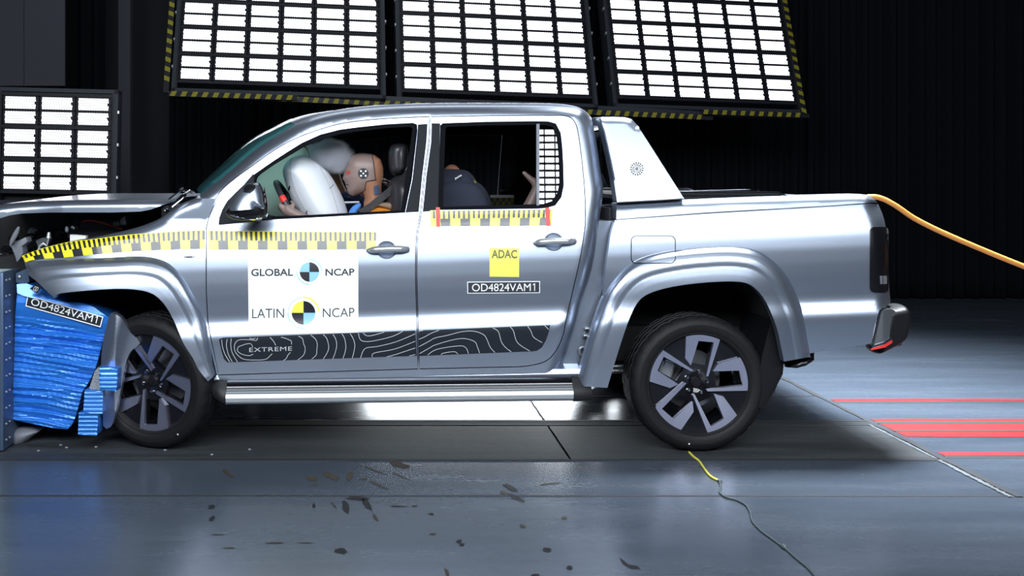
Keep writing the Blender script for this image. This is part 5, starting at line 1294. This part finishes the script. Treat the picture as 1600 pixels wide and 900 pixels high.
b = MB(); b.tube([P(x, y, .40) for x, y in spl([(732, 324), (735, 321), (740, 320), (745, 322), (748, 326)], 4)], .004, 6); b.build('seat_handle', 'greyplastic', cs)
cdm = thing('child_dummy', 'child crash test dummy with raised leg, sitting in the navy child seat', 'crash test dummy', (P(720, 0, .62)[0], .62, .8))
pp = []
def cap2(*a): m = capsule(*a); pp.append((m.v, m.f))
mb = MB(); mb.ball(P(706, 275, .66), (.058, .062, .072)); pp.append((mb.v, mb.f))
cap2(P(708, 290, .66), P(716, 312, .66), .03, .04); cap2(P(718, 315, .66), P(735, 375, .66), .075, .085)
for yy in (.58, .74):
    cap2(P(738, 380, yy), P(795, 350, yy), .05, .042); cap2(P(795, 350, yy), P(826, 330, yy), .042, .040)
    cap2(P(822, 334, yy), P(839, 296, yy), .042, .030); cap2(P(840, 294, yy), P(834, 283, yy), .027, .022); cap2(P(836, 286, yy), P(818.5, 270, yy), .023, .012)
    cap2(P(722, 325, yy + (-.02 if yy < .6 else .02)), P(760, 352, yy), .028, .022); cap2(P(760, 352, yy), P(785, 345, yy), .022, .018)
remesh(pp, .007, 'body', ['skin', 'skin2'], lambda c: 1 if c.x < P(730, 0, .66)[0] and c.z > P(0, 300, .6)[2] else 0, cdm)
# smoke from the airbags
def smoke():
    m = bpy.data.materials.new('smoke_haze'); m.use_nodes = True; nt = m.node_tree; nt.nodes.clear(); N = nt.nodes.new; L = nt.links.new
    o = N('ShaderNodeOutputMaterial'); v = N('ShaderNodeVolumePrincipled'); tc = N('ShaderNodeTexCoord')
    n = N('ShaderNodeTexNoise'); n.inputs['Scale'].default_value = 7; n.inputs['Detail'].default_value = 5; L(tc.outputs['Object'], n.inputs['Vector'])
    vl = N('ShaderNodeVectorMath'); vl.operation = 'LENGTH'; mp = N('ShaderNodeVectorMath'); mp.operation = 'SUBTRACT'; mp.inputs[1].default_value = (.5, .5, .5); L(tc.outputs['Generated'], mp.inputs[0]); L(mp.outputs[0], vl.inputs[0])
    fa = N('ShaderNodeMapRange'); L(vl.outputs['Value'], fa.inputs[0]); fa.inputs[1].default_value = .5; fa.inputs[2].default_value = .12; fa.inputs[3].default_value = 0; fa.inputs[4].default_value = 1
    ad = N('ShaderNodeMath'); ad.operation = 'MULTIPLY_ADD'; L(n.outputs['Fac'], ad.inputs[0]); ad.inputs[1].default_value = 1.6; ad.inputs[2].default_value = -.95
    a2 = N('ShaderNodeMath'); a2.operation = 'ADD'; L(ad.outputs[0], a2.inputs[0]); L(fa.outputs[0], a2.inputs[1])
    mu = N('ShaderNodeMath'); mu.operation = 'MULTIPLY'; mu.use_clamp = False; L(a2.outputs[0], mu.inputs[0]); mu.inputs[1].default_value = 170
    mx = N('ShaderNodeMath'); mx.operation = 'MAXIMUM'; L(mu.outputs[0], mx.inputs[0]); mx.inputs[1].default_value = 0
    m2 = N('ShaderNodeMath'); m2.operation = 'MULTIPLY'; L(mx.outputs[0], m2.inputs[0]); L(fa.outputs[0], m2.inputs[1])
    L(m2.outputs[0], v.inputs['Density']); v.inputs['Color'].default_value = (.93, .95, 1, 1); v.inputs['Anisotropy'].default_value = .2
    L(v.outputs[0], o.inputs['Volume']); return m
b = MB(); c = P(517, 243, .50); b.ball((0, 0, 0), (.175, .15, .125), seg=24, ring=14)
sm = b.build('smoke_cloud', smoke(), None, smooth=True); sm.location = c; sm.rotation_euler = (0, R(18), 0)
tag(sm, 'whitish smoke cloud rising from the airbags in front of the dummy', 'smoke', kind='stuff')
# crumbs of glass and plastic near the front wheel
for i, (px, py, z) in enumerate([(95, 697, .006), (104, 701, .006), (150, 700, .006), (331, 712, .006), (258, 705, .006), (390, 704, .006), (60, 706, .006)]):
    b = MB(); q = FL(px, py); b.ball((0, 0, .006), (.010, .007, .006), seg=6, ring=4); o = b.build('plastic_crumb', 'greyplastic', None, auto=False); o.location = q
    tag(o, 'tiny pale crumb of broken plastic on the dark track near the front wheel', 'debris', 'crumbs by the front wheel')
